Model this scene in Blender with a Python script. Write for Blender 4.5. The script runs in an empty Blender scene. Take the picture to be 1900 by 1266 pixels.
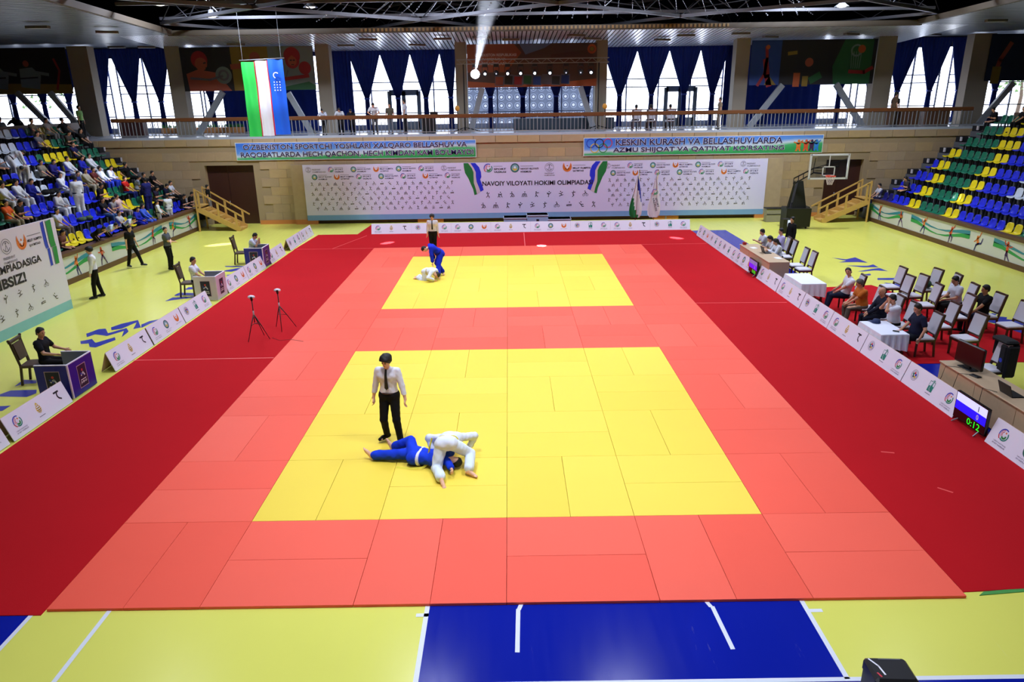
import bpy, math, random
import numpy as np
from mathutils import Vector, Matrix
random.seed(7)
SC = bpy.context.scene
COL = SC.collection
PI = math.pi
# ------------------------------------------------------------------ camera
cam_d = bpy.data.cameras.new('camera'); cam = bpy.data.objects.new('camera', cam_d); COL.objects.link(cam)
CAMP = (0.1156, -7.7137, 6.2411); YAW, PITCH, ROLL, FPX = 0.000516, 0.325536, -0.014269, 1323.53
_f = Vector((math.sin(YAW)*math.cos(PITCH), math.cos(YAW)*math.cos(PITCH), -math.sin(PITCH)))
_r = Vector((math.cos(YAW), -math.sin(YAW), 0)); _u = _r.cross(_f)
_R = math.cos(ROLL)*_r + math.sin(ROLL)*_u; _U = -math.sin(ROLL)*_r + math.cos(ROLL)*_u
cam.matrix_world = Matrix(((_R.x, _U.x, -_f.x, CAMP[0]), (_R.y, _U.y, -_f.y, CAMP[1]), (_R.z, _U.z, -_f.z, CAMP[2]), (0, 0, 0, 1)))
cam_d.sensor_width = 36; cam_d.lens = FPX/1900*36; cam_d.clip_end = 300; cam_d.clip_start = 0.05
SC.camera = cam
# ------------------------------------------------------------------ world, light, exposure
w = bpy.data.worlds.new('sky'); SC.world = w; w.use_nodes = True
w.node_tree.nodes['Background'].inputs['Color'].default_value = (0.86, 0.9, 1.0, 1)
w.node_tree.nodes['Background'].inputs['Strength'].default_value = 6.0
def area(name, loc, size, sizey, power, col, target=None):
    l = bpy.data.lights.new(name, 'AREA'); l.shape = 'RECTANGLE'; l.size = size; l.size_y = sizey; l.energy = power; l.color = col
    o = bpy.data.objects.new(name, l); COL.objects.link(o); o.location = loc
    if target is not None:
        o.rotation_euler = (Vector(target)-Vector(loc)).to_track_quat('-Z', 'Y').to_euler()
    return o
for _y, _e, _o in ((-4.5, 120, .0), (2.5, 285, .08), (10, 260, .5), (17.5, 290, 1.1), (25.5, 520, 2.4)):  # rows of roof lamps; the nearest row is added camera-side fill
    for _x, _k in ((-10.5, _o), (-2.6, 1), (3.4, 1), (12.0, _o)):
        if _k: area('arena_and_fill_lamp', (_x*(1.2 if _y > 20 and _k > 1 else 1), _y, 11.7), 1.5, 1.5, _e*_k, (0.86, 0.92, 1.1)).data.spread = 1.95 if _y < 20 else 2.9
area('window_daylight', (2.0, 37.9, 6.8), 44, 4.0, 700, (0.8, 0.88, 1.0), (2.0, 20, 2))
SC.view_settings.view_transform = 'Standard'; SC.view_settings.look = 'None'
SC.view_settings.gamma = 1; SC.view_settings.exposure = 0.0; SC.view_settings.use_curve_mapping = False
SC.cycles.max_bounces = 5; SC.cycles.diffuse_bounces = 3; SC.cycles.glossy_bounces = 3; SC.cycles.transparent_max_bounces = 10
SC.cycles.caustics_reflective = False; SC.cycles.caustics_refractive = False
SC.cycles.use_denoising = True
SC.cycles.sample_clamp_indirect = 4.0
# ------------------------------------------------------------------ materials
def lin(c):
    return tuple(((x/255)/12.92 if x/255 <= .04045 else ((x/255+.055)/1.055)**2.4) for x in c)
_M = {}
def mat(name, rgb=(128, 128, 128), rough=.6, metal=0, var=0, vscale=3, bump=0, bscale=60, emit=0, spec=.5, alpha=1, sheen=0, stretch=(1, 1, 1)):
    if name in _M: return _M[name]
    m = bpy.data.materials.new(name); m.use_nodes = True; nt = m.node_tree; b = nt.nodes['Principled BSDF']
    c = lin(rgb)+(1,)
    b.inputs['Base Color'].default_value = c; b.inputs['Roughness'].default_value = rough; b.inputs['Metallic'].default_value = metal
    b.inputs['Specular IOR Level'].default_value = spec
    if sheen: b.inputs['Sheen Weight'].default_value = sheen
    if emit:
        b.inputs['Emission Color'].default_value = c; b.inputs['Emission Strength'].default_value = emit
    tc = mp = None
    if var or bump:
        tc = nt.nodes.new('ShaderNodeTexCoord'); mp = nt.nodes.new('ShaderNodeMapping'); mp.inputs['Scale'].default_value = stretch
        nt.links.new(tc.outputs['Object'], mp.inputs['Vector'])
    if var:
        n = nt.nodes.new('ShaderNodeTexNoise'); n.inputs['Scale'].default_value = vscale; n.inputs['Detail'].default_value = 5
        mr = nt.nodes.new('ShaderNodeMapRange'); mr.inputs['To Min'].default_value = 1-var; mr.inputs['To Max'].default_value = 1+var
        mx = nt.nodes.new('ShaderNodeMix'); mx.data_type = 'RGBA'; mx.blend_type = 'MULTIPLY'; mx.inputs[0].default_value = 1
        nt.links.new(mp.outputs[0], n.inputs['Vector']); nt.links.new(n.outputs['Fac'], mr.inputs['Value'])
        mx.inputs[6].default_value = c; nt.links.new(mr.outputs[0], mx.inputs[7]); nt.links.new(mx.outputs[2], b.inputs['Base Color'])
    if bump:
        n = nt.nodes.new('ShaderNodeTexNoise'); n.inputs['Scale'].default_value = bscale; n.inputs['Detail'].default_value = 4
        bp = nt.nodes.new('ShaderNodeBump'); bp.inputs['Strength'].default_value = bump; bp.inputs['Distance'].default_value = .01
        nt.links.new(mp.outputs[0], n.inputs['Vector']); nt.links.new(n.outputs['Fac'], bp.inputs['Height']); nt.links.new(bp.outputs[0], b.inputs['Normal'])
    if alpha < 1:
        m.node_tree.nodes.remove(b); out = nt.nodes['Material Output']
        t = nt.nodes.new('ShaderNodeBsdfTransparent'); t.inputs[0].default_value = c
        g = nt.nodes.new('ShaderNodeBsdfGlossy'); g.inputs['Roughness'].default_value = .03
        mi = nt.nodes.new('ShaderNodeMixShader'); mi.inputs[0].default_value = alpha
        nt.links.new(t.outputs[0], mi.inputs[1]); nt.links.new(g.outputs[0], mi.inputs[2]); nt.links.new(mi.outputs[0], out.inputs[0])
    _M[name] = m
    return m
def planks(name, rgb, rough, width=.14, scratch=True, axis=0):
    """painted board floor: faint plank joints along y and pale scuffs"""
    m = mat(name, rgb, rough, var=.05, vscale=.6)
    nt = m.node_tree; b = nt.nodes['Principled BSDF']
    src = b.inputs['Base Color'].links[0].from_socket
    tc = nt.nodes.new('ShaderNodeTexCoord'); mp = nt.nodes.new('ShaderNodeMapping'); mp.inputs['Scale'].default_value = (9, .7, 1)
    n = nt.nodes.new('ShaderNodeTexNoise'); n.inputs['Scale'].default_value = 1.0; n.inputs['Detail'].default_value = 6; n.inputs['Roughness'].default_value = .75
    cr = nt.nodes.new('ShaderNodeMapRange'); cr.inputs['From Min'].default_value = .66; cr.inputs['From Max'].default_value = .78
    cr.inputs['To Max'].default_value = .16
    mx = nt.nodes.new('ShaderNodeMix'); mx.data_type = 'RGBA'; mx.inputs[7].default_value = lin((235, 235, 220))+(1,)
    nt.links.new(tc.outputs['Object'], mp.inputs[0]); nt.links.new(mp.outputs[0], n.inputs['Vector']); nt.links.new(n.outputs['Fac'], cr.inputs['Value'])
    nt.links.new(cr.outputs[0], mx.inputs[0]); nt.links.new(src, mx.inputs[6]); nt.links.new(mx.outputs[2], b.inputs['Base Color'])
    # roughness patches
    rr = nt.nodes.new('ShaderNodeMapRange'); rr.inputs['To Min'].default_value = rough-.08; rr.inputs['To Max'].default_value = rough+.12
    nt.links.new(n.outputs['Fac'], rr.inputs['Value']); nt.links.new(rr.outputs[0], b.inputs['Roughness'])
    return m
# ------------------------------------------------------------------ mesh builder
class MB:
    def __init__(s): s.v = []; s.f = []; s.mi = []; s.ms = []; s.sm = []
    def _m(s, m):
        if m not in s.ms: s.ms.append(m)
        return s.ms.index(m)
    def add(s, vs, fs, m, M=None, smooth=False):
        o = len(s.v); k = s._m(m)
        if M is not None: vs = [tuple(M @ Vector(p)) for p in vs]
        s.v.extend([tuple(p) for p in vs])
        for f in fs: s.f.append(tuple(i+o for i in f)); s.mi.append(k); s.sm.append(smooth)
        return s
    def box(s, c, d, m, M=None, rz=0):
        x, y, z = d[0]/2, d[1]/2, d[2]/2
        vs = [(-x,-y,-z),(x,-y,-z),(x,y,-z),(-x,y,-z),(-x,-y,z),(x,-y,z),(x,y,z),(-x,y,z)]
        if rz:
            ca, sa = math.cos(rz), math.sin(rz); vs = [(a*ca-b*sa, a*sa+b*ca, e) for a, b, e in vs]
        vs = [(a+c[0], b+c[1], e+c[2]) for a, b, e in vs]
        return s.add(vs, [(0,3,2,1),(4,5,6,7),(0,1,5,4),(1,2,6,5),(2,3,7,6),(3,0,4,7)], m, M)
    def bx(s, x0, x1, y0, y1, z0, z1, m, M=None): return s.box(((x0+x1)/2,(y0+y1)/2,(z0+z1)/2),(x1-x0,y1-y0,z1-z0), m, M)
    def bev(s, c, d, m, r=.02, M=None):
        x, y, z = d[0]/2, d[1]/2, d[2]/2; r = min(r, x*.9, y*.9, z*.9); vs = []
        for zz, q in ((-z, r), (-z+r, 0), (z-r, 0), (z, r)):
            X, Y = x-q, y-q; k = r if q == 0 else r*.5
            vs += [(X-k,-Y,zz),(X,-Y+k,zz),(X,Y-k,zz),(X-k,Y,zz),(-X+k,Y,zz),(-X,Y-k,zz),(-X,-Y+k,zz),(-X+k,-Y,zz)]
        vs = [(a+c[0], b+c[1], e+c[2]) for a, b, e in vs]
        fs = [tuple(range(7,-1,-1)), tuple(range(24,32))]
        for l in range(3):
            for i in range(8):
                j = (i+1) % 8; fs.append((l*8+i, l*8+j, l*8+8+j, l*8+8+i))
        return s.add(vs, fs, m, M)
    def bar(s, a, b, wd, ht, m, up=(0,0,1)):
        a = Vector(a); b = Vector(b); d = b-a; L = d.length; d = d/L; up = Vector(up)
        if abs(d.dot(up)) > .99: up = Vector((0,1,0))
        r = d.cross(up).normalized(); u = r.cross(d)
        M = Matrix(((r.x,d.x,u.x,(a.x+b.x)/2),(r.y,d.y,u.y,(a.y+b.y)/2),(r.z,d.z,u.z,(a.z+b.z)/2),(0,0,0,1)))
        return s.box((0,0,0),(wd,L,ht),m,M)
    def tube(s, pts, r, m, seg=8, close=False):
        pts = [Vector(p) for p in pts]; n = len(pts); vs = []; rr = r if isinstance(r, (list, tuple)) else [r]*n
        prev = None
        for i, p in enumerate(pts):
            if close: d = (pts[(i+1) % n]-pts[i-1])
            else: d = pts[min(i+1, n-1)]-pts[max(i-1, 0)]
            d.normalize()
            if prev is None:
                t = Vector((0,0,1)) if abs(d.z) < .9 else Vector((1,0,0)); a = d.cross(t).normalized()
            else:
                a = (prev - d*prev.dot(d)); a = a.normalized() if a.length > 1e-6 else d.cross(Vector((0,0,1))).normalized()
            prev = a; b = d.cross(a)
            for k in range(seg):
                t = 2*PI*k/seg; vs.append(p+(a*math.cos(t)+b*math.sin(t))*rr[i])
        fs = []
        for i in range(n if close else n-1):
            j = (i+1) % n
            for k in range(seg):
                l = (k+1) % seg; fs.append((i*seg+k, i*seg+l, j*seg+l, j*seg+k))
        if not close: fs += [tuple(range(seg-1,-1,-1)), tuple((n-1)*seg+k for k in range(seg))]
        return s.add(vs, fs, m, None, seg > 5)
    def cyl(s, a, b, r, m, seg=12, r2=None): return s.tube([a, b], [r, r if r2 is None else r2], m, seg)
    def lathe(s, prof, m, seg=16, M=None):
        vs = []; n = len(prof)
        for r, z in prof:
            for k in range(seg): t = 2*PI*k/seg; vs.append((r*math.cos(t), r*math.sin(t), z))
        fs = [(i*seg+k, i*seg+(k+1) % seg, (i+1)*seg+(k+1) % seg, (i+1)*seg+k) for i in range(n-1) for k in range(seg)]
        return s.add(vs, fs, m, M, True)
    def ball(s, c, r, m, seg=12, rings=8):
        r = (r, r, r) if not isinstance(r, (tuple, list)) else r
        M = Matrix.Translation(c) @ Matrix.Diagonal((r[0], r[1], r[2], 1))
        return s.lathe([(math.sin(PI*i/rings), -math.cos(PI*i/rings)) for i in range(rings+1)], m, seg, M)
    def prism(s, poly, z0, z1, m, M=None):
        n = len(poly); vs = [(x, y, z0) for x, y in poly]+[(x, y, z1) for x, y in poly]
        fs = [tuple(range(n-1,-1,-1)), tuple(range(n, 2*n))]+[(i, (i+1) % n, n+(i+1) % n, n+i) for i in range(n)]
        return s.add(vs, fs, m, M)
    # flat print in a (u, v, w) frame M
    def poly(s, pts, m, M, w=.003): return s.add([(x, y, w) for x, y in pts], [tuple(range(len(pts)))], m, M)
    def ring(s, c, r0, r1, m, M, a0=0, a1=360, w=.003, seg=None, sq=1):
        seg = seg or max(6, int(abs(a1-a0)/18)); vs = []
        for i in range(seg+1):
            t = math.radians(a0+(a1-a0)*i/seg)
            for r in (r0, r1): vs.append((c[0]+r*math.cos(t), c[1]+r*math.sin(t)*sq, w))
        return s.add(vs, [(2*i, 2*i+1, 2*i+3, 2*i+2) for i in range(seg)], m, M)
    def stroke(s, pts, wd, m, M, w=.003):
        for (x0, y0), (x1, y1) in zip(pts, pts[1:]):
            dx, dy = x1-x0, y1-y0; L = math.hypot(dx, dy) or 1; nx, ny = -dy/L*wd/2, dx/L*wd/2; ex, ey = dx/L*wd*.3, dy/L*wd*.3
            s.add([(x0-ex+nx,y0-ey+ny,w),(x0-ex-nx,y0-ey-ny,w),(x1+ex-nx,y1+ey-ny,w),(x1+ex+nx,y1+ey+ny,w)], [(0,1,2,3)], m, M)
        return s
    def text(s, body, x, y, width, height, m, M, w=.004, bold=.02, shear=0):
        vs, fs, (a0, b0, a1, b1) = glyphs(body, bold, 4 if (height or 1) >= .14 else 2 if (height or 1) >= .09 else 1)
        sx = width/(a1-a0) if width else height/(b1-b0); sy = height/(b1-b0)
        return s.add([(x+(p[0]-a0)*sx+shear*(p[1]-b0)*sy, y+(p[1]-b0)*sy, w) for p in vs], fs, m, M)
    def mesh(s, name):
        me = bpy.data.meshes.new(name); me.from_pydata(s.v, [], s.f)
        for m in s.ms: me.materials.append(m)
        me.polygons.foreach_set('material_index', s.mi); me.polygons.foreach_set('use_smooth', s.sm); me.update()
        return me
    def build(s, name, parent=None, loc=None, rz=0):
        return link(name, s.mesh(name), parent, loc, rz)
def link(name, me, parent=None, loc=None, rz=0):
    o = bpy.data.objects.new(name, me); COL.objects.link(o)
    if parent: o.parent = parent
    if loc is not None: o.location = loc
    if rz: o.rotation_euler = (0, 0, rz)
    return o
_G = {}
def glyphs(body, bold, res):
    k = (body, bold, res)
    if k not in _G:
        c = bpy.data.curves.new('t', 'FONT'); c.body = body; c.offset = bold; c.resolution_u = res; c.fill_mode = 'FRONT'
        o = bpy.data.objects.new('t', c); me = bpy.data.meshes.new_from_object(o)
        vs = [tuple(v.co[:2]) for v in me.vertices]; fs = [tuple(p.vertices) for p in me.polygons]
        bpy.data.objects.remove(o); bpy.data.meshes.remove(me); bpy.data.curves.remove(c)
        xs = [v[0] for v in vs]; ys = [v[1] for v in vs]
        _G[k] = (vs, fs, (min(xs), min(ys), max(xs), max(ys)))
    return _G[k]
def frame(o, u, v):
    u = Vector(u).normalized(); v = Vector(v).normalized(); n = u.cross(v)
    return Matrix(((u.x,v.x,n.x,o[0]),(u.y,v.y,n.y,o[1]),(u.z,v.z,n.z,o[2]),(0,0,0,1)))
def tag(o, label=None, cat=None, group=None, kind=None):
    if label: o['label'] = label
    if cat: o['category'] = cat
    if group: o['group'] = group
    if kind: o['kind'] = kind
    return o
def thing(name, label, cat, loc=(0,0,0), rz=0, group=None):
    o = bpy.data.objects.new(name, None); COL.objects.link(o); o.location = loc; o.rotation_euler = (0, 0, rz); o.empty_display_size = .1
    return tag(o, label, cat, group)
KIDS = {}
def kids(o):
    return [c for c in bpy.data.objects if c.parent == o]
def dup(root, loc, rz, label=None, group=None, tree=None):
    r = root.copy(); COL.objects.link(r); r.location = loc; r.rotation_euler = (0, 0, rz)
    tag(r, label, None, group)
    for ch, gs in tree:
        c = ch.copy(); COL.objects.link(c); c.parent = r
        for g in gs: d = g.copy(); COL.objects.link(d); d.parent = c
    return r
def tree_of(root):
    return [(c, kids(c)) for c in kids(root)]
def struct(o, label=None): 
    o['kind'] = 'structure'
    if label: o['label'] = label
    return o
ORD = ['first','second','third','fourth','fifth','sixth','seventh','eighth','ninth','tenth','eleventh','twelfth','thirteenth','fourteenth','fifteenth','sixteenth','seventeenth','eighteenth','nineteenth','twentieth','twenty-first','twenty-second','twenty-third','twenty-fourth','twenty-fifth','twenty-sixth','twenty-seventh','twenty-eighth','twenty-ninth','thirtieth','thirty-first','thirty-second']
# ================================================================== SETTING
YEL = planks('yellow_floor_paint', (226, 226, 104), .2)
BLU = planks('blue_floor_paint', (14, 30, 150), .15)
YEL.node_tree.nodes['Principled BSDF'].inputs['Specular IOR Level'].default_value = .3; BLU.node_tree.nodes['Principled BSDF'].inputs['Specular IOR Level'].default_value = .12
WHT = mat('white_line_paint', (225, 230, 240), .35)
LOGOB = mat('blue_floor_marks', (40, 52, 160), .3)
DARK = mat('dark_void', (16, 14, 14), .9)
CONC = mat('grey_concrete', (100, 102, 108), .7, var=.08, vscale=2)
PILL = mat('pillar_plaster', (135, 125, 108), .7, var=.06, vscale=1)
WOOD = mat('brown_rail_wood', (108, 66, 36), .4, var=.1, vscale=3, stretch=(1,6,6))
BROWN = mat('brown_board', (92, 62, 40), .5, var=.1, vscale=3)
DOORM = mat('dark_brown_door', (62, 30, 20), .5, var=.08, vscale=2)
PINE = mat('pine_wood', (205, 165, 90), .5, var=.12, vscale=3, stretch=(2,2,8))
METAL = mat('grey_painted_steel', (150, 155, 160), .4, .4)
BLACK = mat('black_metal', (14, 14, 16), .45)
WHITE = mat('white_board', (238, 240, 255), .45)
fl = MB(); fl.bx(-33, 33, -12, 38, -.3, 0, YEL); FLOOR = struct(fl.build('floor'), 'glossy yellow painted sports hall floor')
# painted floor zones (thin paint film laid on the floor)
FM = frame((0,0,0), (1,0,0), (0,1,0))
p = MB(); r4 = lambda x0, x1, y0, y1, m, w=.002: p.poly([(x0,y0),(x1,y0),(x1,y1),(x0,y1)], m, FM, w)
r4(-1, 3.82, -1.33, 4.5, BLU)
r4(-8, -6.16, -3.2, 27.5, BLU); r4(8.96, 10.8, -3.2, 27.5, BLU); r4(-6.16, 8.96, -3.2, -1.33, BLU); r4(-6.16, 8.96, 25.9, 27.5, BLU)
for q in ((-1.06,-1,-1.33,4.5),(3.82,3.88,-1.33,4.5),(-5.21,-5.15,-1.33,3),(-6.19,-6.13,-1.33,25.9),(8.93,8.99,-1.33,25.9),(-6.16,8.96,-1.36,-1.3),(-6.16,8.96,25.87,25.93),(-1.16,-1.0,-.2,-.14),(3.88,4.04,-.22,-.16)): r4(*q, WHT, .004)
p.stroke([(.13,-.83),(.15,-.1)], .055, WHT, FM, .0045); p.stroke([(2.7,-.83),(2.66,-.1)], .055, WHT, FM, .0045)
arc = [(1.4+1.265*math.cos(math.radians(t)), -.35+1.3*math.sin(math.radians(t))) for t in range(0,181,12)]
p.stroke(arc[1:-1], .055, WHT, FM, .0055)
p.build('court_markings', FLOOR)
p = MB()
for g in ([(-11.79,12.57),(-11.68,12.91),(-11.35,13.31),(-10.88,12.53),(-11.03,12.37),(-11.27,13.07),(-11.4,12.44),(-11.63,12.29)],
 [(-12.2,11.99),(-12.07,12.42),(-11.89,12.46),(-11.58,12.01),(-11.29,12.49),(-11.05,12.15),(-10.98,11.61),(-11.22,12.21),(-11.47,11.74),(-11.9,11.92),(-12.0,11.66)],
 [(-11.98,11.3),(-11.76,11.49),(-11.46,11.13),(-11.18,11.62),(-11.02,11.36),(-11.24,10.73),(-11.43,10.78),(-11.63,11.09),(-11.82,11.04)],
 [(-11.01,12.82),(-10.93,13.17),(-10.69,13.4),(-10.78,12.93),(-10.84,12.47)],
 [(-11.51,16.96),(-11.53,17.37),(-11.33,17.41),(-11.21,17.11)],[(-11.55,16.25),(-11.52,16.61),(-10.97,16.53),(-10.76,16.13),(-11.2,16.23),(-11.45,16.17)],
 [(-11.51,15.46),(-11.47,15.94),(-10.73,16.05),(-10.69,15.9),(-11.1,15.73)],[(-11.33,19.91),(-10.69,20.57),(-10.55,20.32),(-10.87,19.77)],
 [(-11.53,20.86),(-10.72,20.81),(-10.65,20.61),(-11.41,20.66)],[(-10.87,19.22),(-10.73,19.38),(-10.66,19.2),(-10.7,19.03)],
 [(-11.63,7.94),(-11.69,8.37),(-11.34,8.32),(-11.23,8.14),(-11.53,8.08)],[(-11.65,7.48),(-11.55,7.7),(-10.96,7.72),(-10.84,7.51),(-10.92,7.29),(-11.56,7.34)],
 [(-11.28,6.77),(-10.96,6.81),(-10.96,6.53),(-11.2,6.4)],
 [(13.17,20.77),(13.61,20.45),(14.14,20.79),(14.14,20.31),(14.16,19.77),(13.82,19.9),(13.08,19.89),(13.49,20.18)],
 [(13.11,19.33),(13.91,19.23),(14.22,19.46),(14.19,18.96),(13.57,19.0)],[(13.08,18.31),(13.78,18.69),(14.15,18.82),(14.22,18.32),(13.75,18.46),(13.33,18.3)],
 [(13.13,17.88),(13.38,17.96),(13.32,17.74),(13.15,17.64)],[(13.31,17.26),(14.09,17.25),(13.84,16.93),(13.17,16.98)],
 [(13.2,16.59),(13.42,16.44),(14.17,16.56),(13.93,16.18),(13.56,16.15),(13.66,15.72),(13.55,15.84),(13.21,16.34)],
 [(13.8,12.01),(14.53,12.74),(14.61,12.65),(14.41,12.44),(14.68,12.29),(14.52,12.09),(14.89,11.96),(14.65,11.52),(14.35,11.54),(14.37,11.11),(14.09,10.71),(13.9,10.92),(13.85,11.19),(14.15,11.44),(13.92,11.78)]):
    p.poly(g, LOGOB, FM, .003)
p.build('floor_emblem', FLOOR)
# red carpets
CARP = mat('red_carpet', (182, 22, 30), .95, var=.05, vscale=.8, bump=.3, bscale=120, spec=.1)
SEAM = mat('red_seam_tape', (235, 90, 85), .35)
def carpet(name, poly, label, seams=()):
    m = MB(); m.prism(poly, 0.0, .012, CARP); o = tag(m.build(name), label, 'carpet')
    if seams:
        s = MB()
        for q in seams: s.stroke(q, .035, SEAM, FM, .0135)
        s.build('seam_tape', o)
    return o
carpet('carpet', [(-9.62,1.0),(-9.9,-.07),(-6.03,-.07),(-6.03,24.05),(-9.6,24.05)], 'dark red carpet strip along the left side of the mats', ([(-10.0,9.62),(-6.05,9.66)],))
carpet('carpet', [(6.03,0.12),(9.6,.32),(9.25,5),(9.0,24.05),(6.03,24.05)], 'dark red carpet strip along the right side of the mats', ([(6.05,14.28),(8.9,14.2)],[(6.9,4.05),(7.1,4.0)],[(7.2,2.75),(7.35,2.6)]))
carpet('carpet', [(-9.62,24.05),(9.1,24.05),(9.1,30.9),(-7.3,30.9),(-7.5,27.75),(-9.45,27.75)], 'dark red carpet across the far end behind the mats', ([(-9.5,24.08),(-6.05,24.08)],[(6.05,24.08),(8.95,24.08)],[(-7.9,24.1),(-6.95,27.3)],[(.78,24.15),(.8,27.5)]))
carpet('carpet', [(9.3,8.56),(14.6,8.6),(13.9,11.5),(12.6,16.25),(10.6,16.0),(9.1,15.0)], 'red carpet under the rows of white chairs')
# green mat edge under near right carpet
m = MB(); m.prism([(6.2,.05),(12,.6),(12,.7),(6.3,.12)], .0, .01, mat('green_tape', (70,150,70), .5)); tag(m.build('floor_tape'), 'thin green strip under the near edge of the right carpet', 'floor tape')
# --- back wall with stone tiles
YW = 31.4; ZB = 4.62
STW = mat('stone_backing', (160, 140, 108), .8)
wb = MB()
wb.bx(-27, -16.15, YW+.02, YW+.5, 0, ZB-.12, STW); wb.bx(-13.55, 17.1, YW+.02, YW+.5, 0, ZB-.12, STW); wb.bx(19.1, 28, YW+.02, YW+.5, 0, ZB-.12, STW)
wb.bx(-16.15,-13.55,YW+.02,YW+.5,3.15,ZB-.12,STW); wb.bx(17.1,19.1,YW+.02,YW+.5,3.0,ZB-.12,STW)
wb.bx(-16.3,-13.4,YW+1.0,YW+1.1,0,3.3,STW); wb.bx(17.0,19.3,YW+1.0,YW+1.1,0,3.3,STW)
WB = struct(wb.build('wall_back'), 'beige stone clad wall under the balcony')
tones = [mat('stone_%s' % n, c, .6, var=.13, vscale=3.5) for n, c in (('sand',(176,152,118)),('buff',(169,147,116)),('ochre',(180,155,114)),('pale',(176,155,124)))]
tw, th = .93, .46; tile_me = []
for t in tones:
    q = MB(); q.bev((0,.0,0),(tw-.007,.04,th-.007), t, .004); tile_me.append(q.mesh('stone_tile'))
cap = []
for t in tones:
    q = MB(); q.bev((0,0,0),(1.145,.06,.36), t, .006); cap.append(q.mesh('stone_tile'))
rnd = random.Random(3)
for r in range(9):
    z = .16+th/2+r*th
    if z+th/2 > ZB-.45: break
    for c in range(-30, 31):
        x = c*tw+.3+(tw/2 if r % 2 else 0)
        if not (-26.5 < x < 27.5): continue
        if z-th/2 < 3.0 and (-16.15-tw/2 < x < -13.55+tw/2 or 17.1-tw/2 < x < 19.1+tw/2): continue
        if -16.5 > x and z < (-16.2-x)*.69-.1: continue
        if x > 19.4 and z < (x-19.2)*.67-.3: continue
        if -10.2 < x < 13.2 and z < 2.8: continue
        link('stone_tile', rnd.choice(tile_me), WB, (x, YW, z))
for c in range(-22, 24):
    x = c*1.165
    if -26 < x < 27: link('stone_tile', rnd.choice(cap), WB, (x, YW-.01, ZB-.3))
ORB = mat('orange_skirting', (205, 130, 70), .5)
for i, (a, b) in enumerate(((-13.5,-11.5),(-11.5,-10.3),(13.4,14.7),(14.7,17.0))):
    pil = i in (1, 2)
    m = MB()
    if pil: m.bx(a, b, YW-.25, YW-.03, .25, 3.15, tones[3]); m.bx(a, b, YW-.27, YW-.03, 0, .25, ORB)
    else: m.bx(a, b, YW-.06, YW-.03, 0, .22, ORB)
    struct(m.build('baseboard_back' if not pil else 'trim_1'), 'stone pilaster with an orange foot beside the long banner' if pil else 'orange skirting at the foot of the stone wall')
m = MB()
for x in (-4.2, 8.6): m.bx(x-.7,x+.7,YW-.2,YW-.03,0,.26,ORB)
m.bx(-10.3,13.4,YW-.05,YW-.03,0,.3,BROWN); struct(m.build('baseboard_back'))
# doors (dark recesses)
for n, (a, b, h) in enumerate(((-16.15,-13.55,3.15),(17.1,19.1,3.0))):
    m = MB(); mid = (a+b)/2-.2
    m.bx(a, mid-.01, YW+.3, YW+.36, 0, h, DOORM); m.bx(mid+.01, b, YW+.3, YW+.36, 0, h, DOORM)
    d = struct(m.build('door_%d' % (n+1)), 'dark brown double door in the stone wall beside the %s stairs' % ('left' if n == 0 else 'right'))
    k = MB(); k.cyl((mid-.08,YW+.27,1.0),(mid-.08,YW+.27,1.25),.02,METAL,6); k.build('door_handle', d)
# balcony slab
bs = MB(); bs.bx(-27, 28, YW-.02, 38.2, ZB-.14, ZB, mat('balcony_floor', (175, 185, 200), .18, var=.05))
BS = struct(bs.build('trim_2'), 'glossy pale balcony floor behind the railing')
# balcony railing
RL = thing('balcony_railing', 'long balcony railing with brown wooden handrail and thin grey bars', 'railing', (0, YW+.05, ZB))
m = MB(); m.bev((1.9,0,.88),(45.2,.1,.2), WOOD, .03); m.build('handrail', RL)
m = MB(); m.bx(-20.7,24.5,-.02,.02,.08,.12,METAL); m.build('bottom_rail', RL)
q = MB(); q.box((0,0,.44),(.03,.03,.68),METAL); bal = q.mesh('baluster')
q = MB(); q.box((0,-.04,.18),(.035,.035,1.3),METAL); q.box((0,-.06,-.42),(.06,.03,.12),METAL); post = q.mesh('post')
x = -20.6; i = 0
while x < 24.5:
    if i % 6 == 0: link('post', post, RL, (x,0,0))
    else: link('baluster', bal, RL, (x,0,0))
    x += .195; i += 1
# upper back wall with windows and curtains
YG = 37.6; ZC = 9.15
FRAMEM = mat('window_frame', (120, 130, 150), .4)
GLASS = mat('window_glass', (248, 250, 255), alpha=.06)
ALU = mat('white_aluminium_strip', (205, 210, 222), .3, .35)
PX = [(-23.9,-22.8),(-18.6,-17.8),(-10.4,-9.65),(-2.77,-2.15),(4.95,5.6),(12.65,13.4),(20.4,21.4),(25.6,26.8)]
wu = MB(); wu.bx(-34,34,YG-.1,YG+.3,ZC-.25,13.3,mat('dark_upper_wall',(40,44,70),.8)); wu.bx(-34,34,YG-.1,YG+.3,-.3,ZB+.02,STW); struct(wu.build('wall_far'), 'upper rear wall holding the tall windows')
for i, (a, b) in enumerate(PX):
    m = MB(); m.bx(a, b, 34.3, 35.0, ZB, 9.35, PILL);
    struct(m.build('trim_%d' % (3+i)), 'square plaster pillar on the balcony, %s from the left' % ORD[i])
edges = [-34]+[v for ab in PX for v in ab]+[34]
wi = 1
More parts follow.
